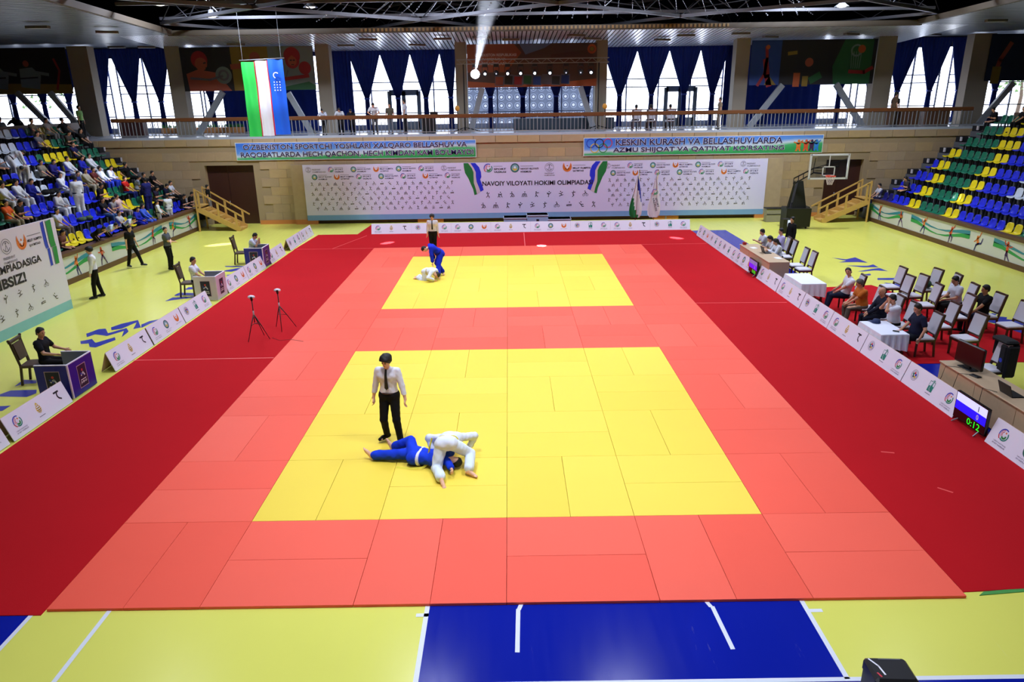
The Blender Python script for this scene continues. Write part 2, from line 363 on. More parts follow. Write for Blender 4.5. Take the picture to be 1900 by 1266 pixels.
for i in range(0, len(edges), 2):
    a, b = edges[i]-(.3 if i else 0), edges[i+1]+.3; n = max(2, round((b-a)/1.9)); st = (b-a)/n
    m = MB()
    for k in range(n+1): m.bx(a+k*st-.04, a+k*st+.04, YG, YG+.08, ZB, ZC-.2, FRAMEM)
    for z in (ZB+.15, 5.6, 6.9, 7.35, ZC-.25): m.bx(a, b, YG-.01, YG+.07, z-.03, z+.03, FRAMEM)
    m.bx(a,b,YG-.02,YG+.1,ZB,ZB+.32,FRAMEM)
    o = struct(m.build('window_%d' % wi), 'tall daylight window on the balcony, %s bay from the left' % ORD[wi-1]); wi += 1
    q = MB(); q.bx(0,st-.08,0,.01,0,ZC-.55-ZB-.05,GLASS); gm = q.mesh('pane')
    for k in range(n): link('pane', gm, o, (a+k*st+.04, YG+.03, ZB+.33))
# door frames (grey) in two bays
GREYD = mat('grey_door_frame', (95, 108, 120), .5)
for n, x0 in enumerate((-7.0, 9.6)):
    m = MB()
    for dx in (0,.85,1.75): m.bx(x0+dx-.12,x0+dx+.12,YG-.06,YG-.02,ZB,6.85,GREYD)
    m.bx(x0,x0+1.75,YG-.06,YG-.02,6.6,6.9,GREYD); m.bx(x0,x0+1.75,YG-.06,YG-.02,ZB,ZB+.5,GREYD)
    struct(m.build('door_%d' % (3+n)), 'grey framed glass door between balcony curtains, %s half' % ('left' if n == 0 else 'right'))
# curtains
CUR = mat('royal_blue_curtain', (18, 44, 128), .75, var=.12, vscale=2, sheen=.2, spec=.2)
def curtain(x0, x1, xt, lab, zt=6.45, top=9.12, full=False, y=YG-.28):
    m = MB(); top = 9.4 if x0 < -18.5 or x0 > 22 else top; nz = 22; nx = 40; zs = [top-(top-ZB-.05)*k/nz for k in range(nz+1)]; vs = []
    for z in zs:
        if full: a, b = x0, x1
        else:
            if z > zt:
                t = (top-z)/(top-zt); t = max(0, (t-.08)/.92); e = t**1.05
                a = x0+(xt-.13-x0)*e; b = x1+(xt+.13-x1)*e
            else:
                t = (zt-z)/(zt-ZB); a = xt-.13-.03*min(1, t*2); b = xt+.13+.03*min(1, t*2)
        for k in range(nx+1):
            s = k/nx; vs.append((a+(b-a)*s, y+.05*math.sin(s*nx*PI*.5)+.015*math.sin(s*47), z))
    fs = [(r*(nx+1)+k, r*(nx+1)+k+1, (r+1)*(nx+1)+k+1, (r+1)*(nx+1)+k) for r in range(nz) for k in range(nx)]
    m.add(vs, fs, CUR, None, True)
    o = tag(m.build('curtain'), lab, 'curtain', None)
    if not full:
        q = MB(); q.bev((xt, y, zt),(.32,.2,.1), mat('gold_tieback', (40,60,150), .5), .02); q.build('tieback', o)
    return o
CL = [(-24.3,-23.2,-24.0),(-23.2,-21.4,-22.2),(-21.4,-19.7,-20.6),(-19.7,-18.6,-19.0),
 (-9.2,-7.38,-8.3),(-7.38,-5.62,-6.45),(-5.62,-3.88,-4.79),(-3.88,-2.9,-3.3),
 (-2.0,-.1,-.94),(-.1,1.9,.99),(1.9,3.9,2.98),(3.9,5.5,4.84),
 (5.75,7.74,6.77),(7.74,9.63,8.67),(9.63,11.47,10.63),(11.47,13.1,12.31),
 (22.4,24.33,23.36),(24.33,26.18,25.27),(26.18,27.4,27.0),
 (-18.4,-16.9,-17.6),(18.9,20.9,19.9),(20.9,22.3,21.7),(-30.2,-28.5,-29.4),(-28.5,-26.7,-27.6),(-26.7,-25,-26.1),(28,30,29.2)]
for i, (a, b, t) in enumerate(sorted(CL)):
    curtain(a, b, t, 'royal blue tied-back curtain, %s tied curtain from the left' % (ORD[i]))
curtain(-10.9,-9.1,0,'narrow straight blue curtain right of the boxer poster pillar', full=True)
curtain(-16.9,-11.3,0,'wide straight blue curtain under the weightlifter poster', full=True)
curtain(13.4,18.7,0,'wide straight blue curtain under the basketball poster', full=True)
curtain(12.95,13.35,0,'thin straight blue curtain beside the pillar left of the basketball poster', full=True)
# exterior seen through the windows
OUT = mat('pale_outside_wall', (235, 238, 245), .8, var=.05, emit=0)
m = MB(); m.bx(-60,60,38.3,80,-.5,4.0,mat('outside_paving',(215,215,215),.9)); struct(m.build('floor_outside'), 'pale paving outside the windows')
LAT = mat('grey_lattice', (120, 132, 150), .8)
m = MB(); m.bx(-3.4,6.0,44,44.3,4,9,LAT)
for r in range(7):
    for c in range(17):
        cx, cz = -3.1+c*.55, 4.8+r*.55; m.ring((cx,cz),.16,.22,mat('lattice_ring',(160,172,190),.8),frame((0,43.98,0),(1,0,0),(0,0,1)),w=.02); m.ring((cx,cz),0,.09,mat('lattice_dot',(235,240,250),.8),frame((0,43.98,0),(1,0,0),(0,0,1)),w=.02)
tag(m.build('concrete_screen'), 'grey concrete screen wall with round openings seen outside the centre windows', 'screen wall')
m = MB(); m.bx(15.6,22,46,46.4,4,11,mat('terracotta_wall',(205,150,135),.85,var=.2,vscale=1.5)); tag(m.build('brick_building'), 'terracotta building outside behind the right balcony windows', 'building')
TR = mat('outside_leaves',(105,140,80),.9,var=.3,vscale=4)
for n, (x, y) in enumerate(((-33,46),(36,45),(-38,44))):
    t = thing('outdoor_tree', ('pale leafy tree outside the far left window','green leafy tree outside the far right window','second leafy tree beyond the far left window')[n], 'tree', (x,y,4))
    q = MB(); q.tube([(0,0,0),(.1,0,2),(0,.1,3.2)],[.16,.12,.08],mat('bark',(90,75,60),.9),7); q.build('trunk', t)
    q = MB(); rn = random.Random(n)
    for k in range(260):
        a = rn.random()*6.28; rr = 1.6*rn.random()**.5; z = 2.2+rn.random()*3; s = .16
        c = Vector((rr*math.cos(a), rr*math.sin(a), z)); q.add([c+Vector((rn.uniform(-s,s),rn.uniform(-s,s),rn.uniform(-s,s))) for _ in range(4)], [(0,1,2,3)], TR)
    tag(q.build('foliage', t), kind='stuff')
# ceiling: roof void, soffits
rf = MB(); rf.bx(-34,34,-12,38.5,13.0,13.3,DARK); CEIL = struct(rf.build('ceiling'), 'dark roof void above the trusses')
sf = MB()
def soff(m, x0, x1, y0, y1, z0, z1, along, n, matl):
    for k in range(n):
        if along == 'y':
            a = x0+(x1-x0)*k/n; b = x0+(x1-x0)*(k+.72)/n
            vs = [(a,y0,z0),(b,y0,z0),(b,y1,z1),(a,y1,z1),(a,y0,z0+.03),(b,y0,z0+.03),(b,y1,z1+.03),(a,y1,z1+.03)]
        else:
            a = y0+(y1-y0)*k/n; b = y0+(y1-y0)*(k+.72)/n
            if x0 < -20: x1 = -16.3+max(0,30.2-a)*.13
            else: x0 = 20.2-max(0,30.2-a)*.12
            vs = [(x0,a,z0),(x0,b,z0),(x1,b,z1),(x1,a,z1),(x0,a,z0+.03),(x0,b,z0+.03),(x1,b,z1+.03),(x1,a,z1+.03)]
        m.add(vs, [(0,1,2,3) if along == 'x' else (3,2,1,0),(4,5,6,7),(0,1,5,4),(1,2,6,5),(2,3,7,6),(3,0,4,7)], matl)
soff(sf, -19, 23, 30.2, YG, 9.5, 9.1, 'y', 190, ALU)
o = sf.build('ceiling_slats', CEIL); tag(o, 'bright aluminium slats of the rear soffit', kind='stuff')
sf = MB(); AL2 = mat('grey_blue_soffit_strip', (128, 138, 152), .35, .3); soff(sf, -34, -16.3, -12, 37.6, 9.4, 9.5, 'x', 150, AL2); soff(sf, 20.2, 34, -12, 37.6, 9.5, 9.4, 'x', 150, AL2)
tag(sf.build('ceiling_slats', CEIL), kind='stuff')
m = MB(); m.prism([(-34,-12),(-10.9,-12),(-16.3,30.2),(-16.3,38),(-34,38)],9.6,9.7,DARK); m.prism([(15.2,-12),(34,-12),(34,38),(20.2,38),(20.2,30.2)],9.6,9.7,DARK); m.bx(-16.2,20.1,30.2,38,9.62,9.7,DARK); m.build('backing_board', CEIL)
EDG = mat('soffit_fascia', (84, 76, 64), .6)
m = MB(); m.bx(-16.4,20.3,30.0,30.2,9.44,9.68,EDG); m.bar((-10.8,-12,9.6),(-16.3,30.1,9.6),.2,.24,EDG); m.bar((15.1,-12,9.6),(20.2,30.1,9.6),.2,.24,EDG)
struct(m.build('trim_11'), 'brown fascia around the roof opening')
m = MB()
for k in range(90): m.bx(-7+k*.2,-7+k*.2+.1,30.02-.06,30.0,9.5,9.64,mat('fascia_slat',(150,125,85),.6))
struct(m.build('trim_12')); m = None
# soffit light boxes (unlit)
LB = mat('unlit_lamp_box', (90, 88, 85), .6)
q = MB(); q.bx(-.45,.45,-.12,.12,-.1,0,LB); q.bx(-.42,.42,-.1,.1,-.105,-.1,mat('lamp_lens',(190,190,195),.4)); sl = q.mesh('soffit_lamp')
for i, (x, y) in enumerate([(-21.5,35),(-20,35.3),(-22.5,24.2),(-19.0,24.0),(-17.5,26.5),(-14.2,33),(-8.6,34),(-4.8,34.2),(-7,31.8),(-3.2,32),(-1.2,31.6),(3.6,31.4),(.3,32.6),(4.6,32.7),(8.4,33.5),(9.3,32),(14,33),(18,32.4),(12,31.6),(21.7,35),(23.4,34.4),(22,27),(24,25.5)]):
    o = link('soffit_lamp', sl, None, (x,y,9.38 if y < 30 or x < -17 or x > 20 else 9.44-(y-30)*.053), .4 if i % 3 else 0); tag(o, 'unlit ceiling light box in the white slatted soffit, %s from the left' % ORD[i], 'ceiling light', 'unlit soffit light boxes')
o = None
# other enclosing walls
m = MB(); m.bx(-34.3,-34,-12,38,-.3,13.3,STW); struct(m.build('wall_left'))
m = MB(); m.bx(34,34.3,-12,38,-.3,13.3,STW); struct(m.build('wall_right'))
m = MB(); m.bx(-34,34,-12.3,-12,-.3,13.3,STW); struct(m.build('wall_front'))
# space frame trusses
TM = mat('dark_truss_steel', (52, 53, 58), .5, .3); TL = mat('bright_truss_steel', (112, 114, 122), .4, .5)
gx = [-16+6.05*i for i in range(7)]; gy = [13,18,23.3,28.6,36.5]; zt, zb = 12.3, 9.86
def truss(name, a, b, lab):
    t = thing(name, lab, 'roof truss'); a = Vector(a); b = Vector(b); n = 3; up = Vector((0,0,.85))
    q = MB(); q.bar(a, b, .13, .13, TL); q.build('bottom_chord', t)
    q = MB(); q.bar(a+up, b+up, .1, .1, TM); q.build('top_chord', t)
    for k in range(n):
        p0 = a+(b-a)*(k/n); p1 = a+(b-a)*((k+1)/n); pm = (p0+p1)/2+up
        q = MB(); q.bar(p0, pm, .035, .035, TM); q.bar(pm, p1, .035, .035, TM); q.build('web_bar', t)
tn = 0
for i in range(6):
    for j in range(4):
        x0, x1, y0, y1 = gx[i], gx[i+1], gy[j], gy[j+1]
        if (i+j) % 2: truss('roof_truss', (x0,y0,zb), (x1,y1,zb), 'steel roof truss, diagonal to the right, %s row, %s bay' % (ORD[j], ORD[i]))
        else: truss('roof_truss', (x1,y0,zb), (x0,y1,zb), 'steel roof truss, diagonal to the left, %s row, %s bay' % (ORD[j], ORD[i]))
for j in range(5):
    truss('roof_truss', (-16.2+(30-gy[j])*.13,gy[j],zb+.2), (20.2-(30-gy[j])*.12,gy[j],zb+.2), 'long steel truss across the hall, %s from the front' % ORD[j])
# tinsel strings hanging in the roof
TIN = mat('silver_tinsel', (200, 205, 215), .25, .8)
q = MB(); rn = random.Random(5)
for k in range(34):
    x = -9+k*.72; y0, y1 = 29.6, 17+rn.random()*4; x1 = 2+(x-2)*.55
    for t in range(22):
        s = t/21; c = Vector((x+(x1-x)*s, y0+(y1-y0)*s, 9.95+1.1*s-.9*s*(1-s)))
        r = .02+.03*(rn.random()**3)
        q.add([c+Vector((-r,0,0)),c+Vector((0,0,r)),c+Vector((r,0,0)),c+Vector((0,.0,-r))], [(0,1,2,3)], TIN)
        s2 = (t+.96)/21; c2 = Vector((x+(x1-x)*s2, y0+(y1-y0)*s2, 9.95+1.1*s2-.9*s2*(1-s2)))
        q.bar(c, c2, .012, .012, TIN)
tag(q.build('tinsel_strings'), 'silver tinsel strings strung across the dark roof void', 'decoration', kind='stuff')
# roof floodlights
q = MB(); q.lathe([(.02,.3),(.1,.28),(.14,.12),(.3,.0),(.32,-.02)], mat('lamp_shade_steel',(150,155,165),.3,.7), 18); fs_ = q.mesh('shade')
q = MB(); q.ball((0,0,.0),(.2,.2,.05),mat('lamp_glow',(255,255,255),emit=3),12,6); fg = q.mesh('bulb')
for i, (x, y, z) in enumerate([(-13.2,27.5,10.0),(-18.9+5,24,10.1),(-8.4,26.3,10.2),(1.58,25.2,10.25),(-6,20,10.2),(8,21,10.2),(15,27,10.0)]):
    t = thing('roof_floodlight', 'round bell-shaped floodlight hanging under the roof, %s in the list from left to right' % ORD[i], 'lamp', (x,y,z)); t['label'] = ('bell floodlight hanging in the roof at the left corner','bell floodlight hanging beside the left soffit edge','bell floodlight hanging over the hanging flag','bell floodlight hanging high in the middle of the roof','bell floodlight nearest above the left of the mats','bell floodlight above the right of the mats','bell floodlight hanging in the roof at the right corner')[i]
    link('shade', fs_, t); link('bulb', fg, t); q = MB(); q.cyl((0,0,.28),(0,0,.9),.015,TM,5); q.build('hanger', t)
# diagonal struts under posters
for n, (a, b) in enumerate((((-12.01,34.0,6.8),(-10.9,34.0,ZB)),((15.25,34.0,6.85),(13.6,34.0,ZB)),((18.2,34.0,6.85),(19.95,34.0,ZB)),((-1.3,34.0,6.9),(-2.0,34.0,ZB)),((4.1,34.0,6.9),(4.9,34.0,ZB)),((-15.6,34.0,6.9),(-17.3,34.0,ZB)),((-25.1,34.0,7.0),(-23.4,34.0,4.45)),((-26.4,33.2,7.0),(-24.3,33.2,4.45)),((28.0,34.0,6.8),(26.5,34.0,ZB)))):
    m = MB(); m.bar(a, b, .3, .18, METAL, (0,1,0)); m.bar((b[0]-.2,b[1],ZB+.02),(b[0]+.2,b[1],ZB+.02),.4,.04,METAL); tag(m.build('steel_strut'), 'slanting grey steel strut on the balcony, %s' % ('right of the hanging flag','left under the basketball poster','right under the basketball poster','left of the stage','right of the stage','under the weightlifter poster','behind the left seats, nearer the windows','behind the left seats, foremost','behind the right seats')[n], 'strut')
# ================================================================== LOGOS (flat print)
INK = mat('black_ink', (22, 20, 34), .6); NAVY = mat('navy_ink', (30, 22, 82), .6); GREYI = mat('grey_ink', (120, 120, 140), .6)
TEAL = mat('teal_ink', (20, 135, 115), .6); ORI = mat('orange_ink', (225, 120, 45), .6); REDI = mat('red_ink', (205, 55, 70), .6)
BLUI = mat('blue_ink', (30, 60, 190), .6); GRNI = mat('green_ink', (30, 140, 60), .6); YELI = mat('yellow_ink', (222, 190, 50), .6)
DTEAL = mat('dark_teal_ink', (60, 95, 105), .6); LTEAL = mat('light_teal_ink', (130, 180, 190), .6); WHI = mat('white_ink', (240, 240, 248), .6)
PINK = mat('pink_ink', (225, 150, 160), .6); OLI = mat('olive_ink', (92, 88, 78), .6)
def L_sport(m, x, y, r, M):
    m.ring((x,y), r*.82, r, BLUI, M, 60, 190); m.ring((x,y), r*.82, r, REDI, M, 190, 235); m.ring((x+r*.1,y-r*.05), r*.66, r*.86, TEAL, M, 230, 400)
    m.ring((x-.05*r,y+.12*r), r*.52, r*.66, PINK, M, 90, 230); m.ring((x,y+.1*r), r*.34, r*.46, REDI, M, 110, 230)
    m.ring((x+.1*r,y-.15*r), r*.2, r*.5, GRNI, M, 200, 380); m.ring((x+.25*r,y+.42*r), 0, r*.14, ORI, M); m.ring((x+.05*r,y+.02*r), 0, r*.2, WHI, M, w=.0045)
def L_emblem(m, x, y, r, M):
    m.ring((x,y), r*.72, r, DTEAL, M); m.ring((x,y), 0, r*.72, LTEAL, M); m.ring((x,y-.1*r), r*.2, r*.5, YELI, M, 180, 360, w=.0045)
    m.ring((x,y+.1*r), 0, r*.25, WHI, M, w=.005); m.ring((x,y), r*.8, r*.86, GRNI, M, 190, 350, w=.0045)
def L_phoenix(m, x, y, r, M):
    m.ring((x,y), r*.45, r, ORI, M, 160, 380); m.poly([(x-r,y+.3*r),(x-.75*r,y+r),(x-.5*r,y+.1*r)], ORI, M); m.poly([(x+r,y+.3*r),(x+.75*r,y+r),(x+.5*r,y+.1*r)], ORI, M)
    m.ring((x,y-.1*r), 0, r*.5, ORI, M, 180, 360); m.ring((x,y+.3*r), 0, r*.16, ORI, M); m.poly([(x-.3*r,y+.1*r),(x+.3*r,y+.1*r),(x,y-.5*r)], WHI, M, .0045)
def L_tau(m, x, y, r, M):
    m.stroke([(x-.55*r,y+.62*r),(x+.65*r,y+.62*r)], r*.3, INK, M)
    m.stroke([(x+.3*r,y+.6*r),(x+.05*r,y+.3*r),(x-.05*r,y-.1*r),(x+.1*r,y-.5*r),(x+.6*r,y-.82*r)], r*.26, INK, M)
def L_pine(m, x, y, r, M):
    for k in range(5):
        yy = y-r*.7+k*r*.32; ww = r*(.35,.6,.7,.62,.38)[k]
        m.ring((x,yy), ww*.62, ww, YELI if k % 2 else YELI, M, 200, 340, sq=.6); m.ring((x,yy-.06*r), ww*.5, ww*.62, INK, M, 205, 335, sq=.6, w=.0045)
        m.stroke([(x-ww*.8,yy-.02*r),(x,yy+.12*r),(x+ww*.8,yy-.02*r)], r*.1, YELI, M)
    m.poly([(x-.3*r,y+.7*r),(x+.3*r,y+.7*r),(x,y+1.0*r)], YELI, M)
def L_green(m, x, y, r, M):
    m.poly([(x-.7*r,y-r),(x+.7*r,y-r),(x+.7*r,y),(x+.25*r,y+.1*r),(x+.1*r,y+.75*r),(x-.1*r,y+.1*r),(x-.7*r,y-.1*r)], TEAL, M)
    m.stroke([(x-.7*r,y-.1*r),(x-.7*r,y+.8*r),(x+.7*r,y+.8*r),(x+.7*r,y-.1*r)], r*.1, TEAL, M)
    m.stroke([(x-.1*r,y+1.0*r),(x+.5*r,y+1.0*r)], r*.12, TEAL, M); m.stroke([(x+.2*r,y+.5*r),(x+.2*r,y+1.2*r)], r*.12, TEAL, M); m.stroke([(x-.15*r,y+.1*r),(x-.25*r,y-.5*r),(x+.1*r,y-.9*r)], r*.07, WHI, M, .0045)
def L_judo(m, x, y, r, M):
    m.ring((x,y), r*.93, r, GREYI, M); m.ring((x,y), r*.7, r*.78, GREYI, M)
    for k, c in enumerate((REDI, BLUI, YELI, DTEAL, TEAL)):
        a = math.radians(90-72*k); m.ring((x+.36*r*math.cos(a),y+.36*r*math.sin(a)), 0, r*.24, c, M, w=.0045)
    m.ring((x,y),0,r*.15,WHI,M,w=.005)
def L_seal(m, x, y, r, M):
    m.ring((x,y), r*.92, r, GREYI, M); m.ring((x,y), r*.6, r*.72, GREYI, M, 20, 160); m.ring((x,y), r*.6, r*.72, GREYI, M, 200, 340)
    m.stroke([(x-.25*r,y-.5*r),(x,y+.2*r),(x+.25*r,y-.5*r)], r*.1, GREYI, M); m.ring((x,y+.4*r),0,r*.14,GREYI,M)
LOGO = {'s': L_sport, 'e': L_emblem, 'p': L_phoenix, 't': L_tau, 'a': L_pine, 'g': L_green, 'j': L_judo}
CAPT = {'s': ("O'ZBEKISTON RESPUBLIKASI", 'SPORT VAZIRLIGI'), 'e': ('NAVOIY VILOYATI', 'HOKIMLIGI'), 'p': ('MILLIY OLIMPIYA',), 'a': ('',), 't': ('',), 'g': ('',), 'j': ('',)}
LNAME = {'s': 'sport ministry', 'e': 'round emblem', 'p': 'orange bird', 't': 'black hooked', 'a': 'yellow pineapple', 'g': 'green box', 'j': 'judo rings'}
# ---------------------------------------------------------------- A-frame boards
BH, BD = .52, .17      # face height along slope, base spread of one leaf
_BM = {}
def board_meshes(code, L=1.98):
    if (code, L) in _BM: return _BM[(code, L)]
    a = math.asin(BD/BH); z = math.sqrt(BH*BH-BD*BD)
    q = MB(); q.add([(-L/2,0,0),(L/2,0,0),(L/2,BD,z),(-L/2,BD,z),(-L/2,.014,0),(L/2,.014,0),(L/2,BD+.012,z-.008),(-L/2,BD+.012,z-.008)], [(0,1,2,3),(7,6,5,4),(0,4,5,1),(2,6,7,3),(0,3,7,4),(1,5,6,2)], WHITE)
    front = q.mesh('front_panel')
    q = MB(); q.add([(-L/2,2*BD+.02,0),(L/2,2*BD+.02,0),(L/2,BD+.014,z),(-L/2,BD+.014,z),(-L/2,2*BD+.01,0),(L/2,2*BD+.01,0),(L/2,BD+.01,z-.01),(-L/2,BD+.01,z-.01)], [(3,2,1,0),(4,5,6,7),(1,5,4,0),(3,7,6,2),(4,7,3,0),(2,6,5,1)], mat('board_back', (205,180,160), .7))
    back = q.mesh('back_panel')
    M = frame((0,0,0), (1,0,0), (0,BD,z)); q = MB()
    for k, ch in enumerate(code):
        x = (-.68+.68*k)*L/2/1.0*.98; LOGO[ch](q, x, .3, .125 if ch != 'p' else .12, M)
        cp = CAPT[ch]
        for li, t in enumerate(cp):
            if t: q.text(t, x-.17, .12-.045*li, .34 if len(t) > 12 else .26, .026, GREYI if li == 0 else NAVY, M, .003, .0)
        if ch in 'agt' and ch != 't': q.text('NAVOIY', x-.09, .1, .18, .03, INK, M, .003, .01) if False else q.stroke([(x-.09,.12),(x+.09,.12)], .014, GREYI, M)
    pr = q.mesh('logo_print'); _BM[(code, L)] = (front, back, pr)
    return _BM[(code, L)]
def board(code, x, y, rz, label, group, L=1.98, dx=0):
    t = thing('advertising_board', label, 'board', (x, y, .013), rz, group)
    a, b, c = board_meshes(code, L); link('front_panel', a, t); link('back_panel', b, t); link('logo_print', c, t)
# far end, facing the camera
for i, c in enumerate(('sat','jgs','sep','sat','sep','jgs','sat','jgs')):
    board(c, -5.8+1.985*i, 27.7, 0, 'white folding advertising board in the far row, %s from the left' % ORD[i], 'boards along the far end')
# left side, faces +x : local +y (lean) -> -x ; local +x -> +y
for i, (c, y) in enumerate((('sat',5.98),('sat',9.8),('sep',11.85),('jgs',13.88),('sep',17.4),('sep',19.42),('sat',22.1),('jgs',24.8),('sat',26.83))):
    board(c, -9.68, y, PI/2, 'white folding advertising board along the left carpet, %s from the camera' % ORD[i], 'boards along the left side')
board('sep', -9.7, 3.9, PI/2, 'white folding advertising board along the left carpet at the frame edge', 'boards along the left side')
ri = 0
for c, y in (('sep',25.2),('jgs',23.2),('jgs',21.25),('sep',19.3),('sat',16.53),('sat',14.5),('jgs',12.48),('sat',10.47),('jgs',8.46),('jgs',6.45),('sep',3.42),('sat',1.4)):
    board(c, 9.02, y, -PI/2, 'white folding advertising board along the right carpet, %s from the far end' % ORD[ri], 'boards along the right side'); ri += 1
# ---------------------------------------------------------------- pictograms
PICT = [
 [[(-.3,.5),(.05,.3),(.35,.55)],[(.05,.3),(-.02,-.1),(-.35,-.5)],[(-.02,-.1),(.3,-.25),(.35,-.6)]],
 [[(-.5,-.5),(-.3,-.1),(-.35,.3),(.1,.1)],[(.5,-.5),(.3,-.1),(.35,.35),(-.05,.0)],[(-.3,-.1),(.0,-.5)]],
 [[(-.5,.3),(0,.35),(.3,.1),(.5,-.4)],[(0,.35),(-.1,-.1),(-.4,-.5)],[(-.1,-.1),(.2,-.5)]],
 [[(-.6,-.5),(-.4,.2),(0,.3),(.4,.2),(.6,-.5)],[(-.2,-.5),(-.1,.1)],[(.2,-.5),(.1,.1)]],
 [[(-.3,-.5),(-.1,0),(-.2,.4),(.5,.45)],[(-.1,0),(.25,-.5)]],
 [[(-.1,-.6),(0,0),(-.4,.4)],[(0,0),(.5,.5)],[(-.4,.1),(0,.3)]],
 [[(-.5,.2),(0,.2),(.4,.5)],[(0,.2),(.1,-.2),(-.4,-.4)],[(.1,-.2),(.5,-.1)]],
 [[(-.3,.4),(.1,.4),(.5,.5)],[(.1,.4),(-.1,0),(.2,-.2),(-.2,-.6)]],
 [[(-.3,0),(0,.35),(.25,.1)],[(0,.35),(.1,.5)]],
 [[(-.6,0),(0,.1),(.6,.1)],[(-.6,-.2),(.6,-.15)]],
 [[(-.5,.5),(-.1,.1),(.5,.1)],[(-.1,.1),(.2,-.4),(.6,-.4)]],
]
def picto(m, k, x, y, s, M, mt=None):
    mt = mt or OLI; k %= len(PICT)
    for st in PICT[k]: m.stroke([(x+a*s, y+b*s) for a, b in st], s*.15, mt, M)
    m.ring((x+(.1 if k % 2 else -.1)*s, y+.68*s), 0, s*.14, mt, M, seg=6)
    if k == 8:
        for d in (-.4, .4): m.ring((x+d*s, y-.2*s), s*.22, s*.3, mt, M, seg=10)
def ribbon(m, x, y, s, M, flip=1):
    T = lambda pts: [(x+flip*u*s, y+v*s) for u, v in pts]
    def strip(L, R_, c, w):
        for i in range(len(L)-1):
            P = T([L[i], R_[i], R_[i+1], L[i+1]]); m.poly(P[::-1] if flip > 0 else P, c, M, w)
    a = [(0,0),(.02,-.3),(.08,-.6),(.28,-.95),(.42,-1.3),(.55,-1.6),(.62,-1.95)]; b = [(.28,0),(.5,-.3),(.6,-.55),(.6,-.9),(.6,-1.2),(.72,-1.6),(.78,-1.9)]
    c = [(.42,0),(.62,-.3),(.74,-.55),(.74,-.85),(.78,-1.15),(.92,-1.5),(1.0,-1.75)]; d = [(.72,0),(.95,-.25),(1.06,-.55),(1.08,-.85),(1.0,-1.0),(1.12,-1.35),(1.2,-1.65)]
    strip(a, b, mat('ribbon_green',(20,120,55),.6), .004); strip(b, c, mat('ribbon_white',(205,190,200),.6), .004); strip(c, d, mat('ribbon_blue',(25,45,215),.6), .004)
# ---------------------------------------------------------------- long back banner
BW = mat('banner_vinyl', (218, 214, 248), .55, var=.03, vscale=.5); BSTR = mat('banner_blue_strip', (120, 165, 215), .55, var=.06)
t = thing('sponsor_backdrop', 'long white printed backdrop with rows of sport pictograms on the back wall', 'banner', (0,31.12,0))
q = MB(); q.bx(-10.85,13.85,0,.04,.48,3.14,BW); q.bx(-10.85,13.85,-.001,.04,.2,.48,BSTR); q.build('banner_panel', t)
q = MB()
for x in (-10.7,-4.2,1.5,8.6,13.6): q.bx(x-.04,x+.04,.05,.12,.0,3.1,METAL)
q.build('support_frame', t)
M = frame((0,-.002,0), (1,0,0), (0,0,1)); q = MB()
def seq_logos(q, x0, y, codes, dx, M):
    for i, c in enumerate(codes):
        x = x0+i*dx; LOGOX[c](q, x, y, .15, M)
        tx = {'s': ("SPORT","VAZIRLIGI"), 'e': ('NAVOIY VILOYATI','HOKIMLIGI'), 'p': ('MILLIY OLIMPIYA',"QO'MITASI"), 'q': ('PREZIDENT','OLIMPIADASI')}[c]
        ink = GREYI if c == 'q' else NAVY
        for k, t_ in enumerate(tx): q.text(t_, x+.2, y-.03-.12*k, (.7 if len(t_) > 10 else .45), .075, ink, M, .003, .02)
        if c != 'q': q.stroke([(x+.2,y+.1),(x+.65,y+.1)], .018, GREYI, M)
LOGOX = dict(LOGO); LOGOX['q'] = L_seal
for x0 in (-10.55, 5.35):
    seq_logos(q, x0, 2.88, 'qsepesq', 1.2, M); seq_logos(q, x0+.3, 2.5, 'epsepsp'[:0]+'epsesps', 1.18, M)
    for r in range(6):
        n = 19 if r % 2 == 0 else 18
        for c in range(n): picto(q, c*(3 if r % 2 else 1)+r, x0+.12+c*.415+(.2 if r % 2 else 0), 2.12-r*.262, .145, M)
q.text('NAVOIY VILOYATI HOKIMI OLIMPIADASI', -1.33, 1.92, 5.9, .24, INK, M, .006, .02)
for c, x in (('s',-1.0),('e',.42),('q',2.25),('p',3.2)):
    LOGOX[c](q, x, 2.84, .24, M)
for x, w1, lines in ((-.7,.65,('SPORT','VAZIRLIGI')),(.72,.95,('NAVOIY VILOYATI','HOKIMLIGI')),(3.5,.95,('MILLIY OLIMPIYA',"QO'MITASI"))):
    for k, s_ in enumerate(lines): q.text(s_, x, 2.74-.15*k, w1*(1 if k == 0 or x == -.7 else .6), .095, INK, M, .004, .03)
    q.stroke([(x,2.93),(x+w1*.7,2.93)], .02, GREYI, M)
q.text('PREZIDENT', 2.0, 2.5, .5, .06, GREYI, M); q.text('OLIMPIADASI', 1.97, 2.4, .56, .06, GREYI, M)
for c in range(9): picto(q, c, -1.05+c*.655, 1.42, .22, M, INK)
for c in range(10): picto(q, c+2, -1.3+c*.66, .85, .22, M, INK)
ribbon(q, -2.3, 3.12, .86, M, 1); ribbon(q, 5.33, 3.12, .86, M, -1)
tag(q.build('printed_artwork', t))
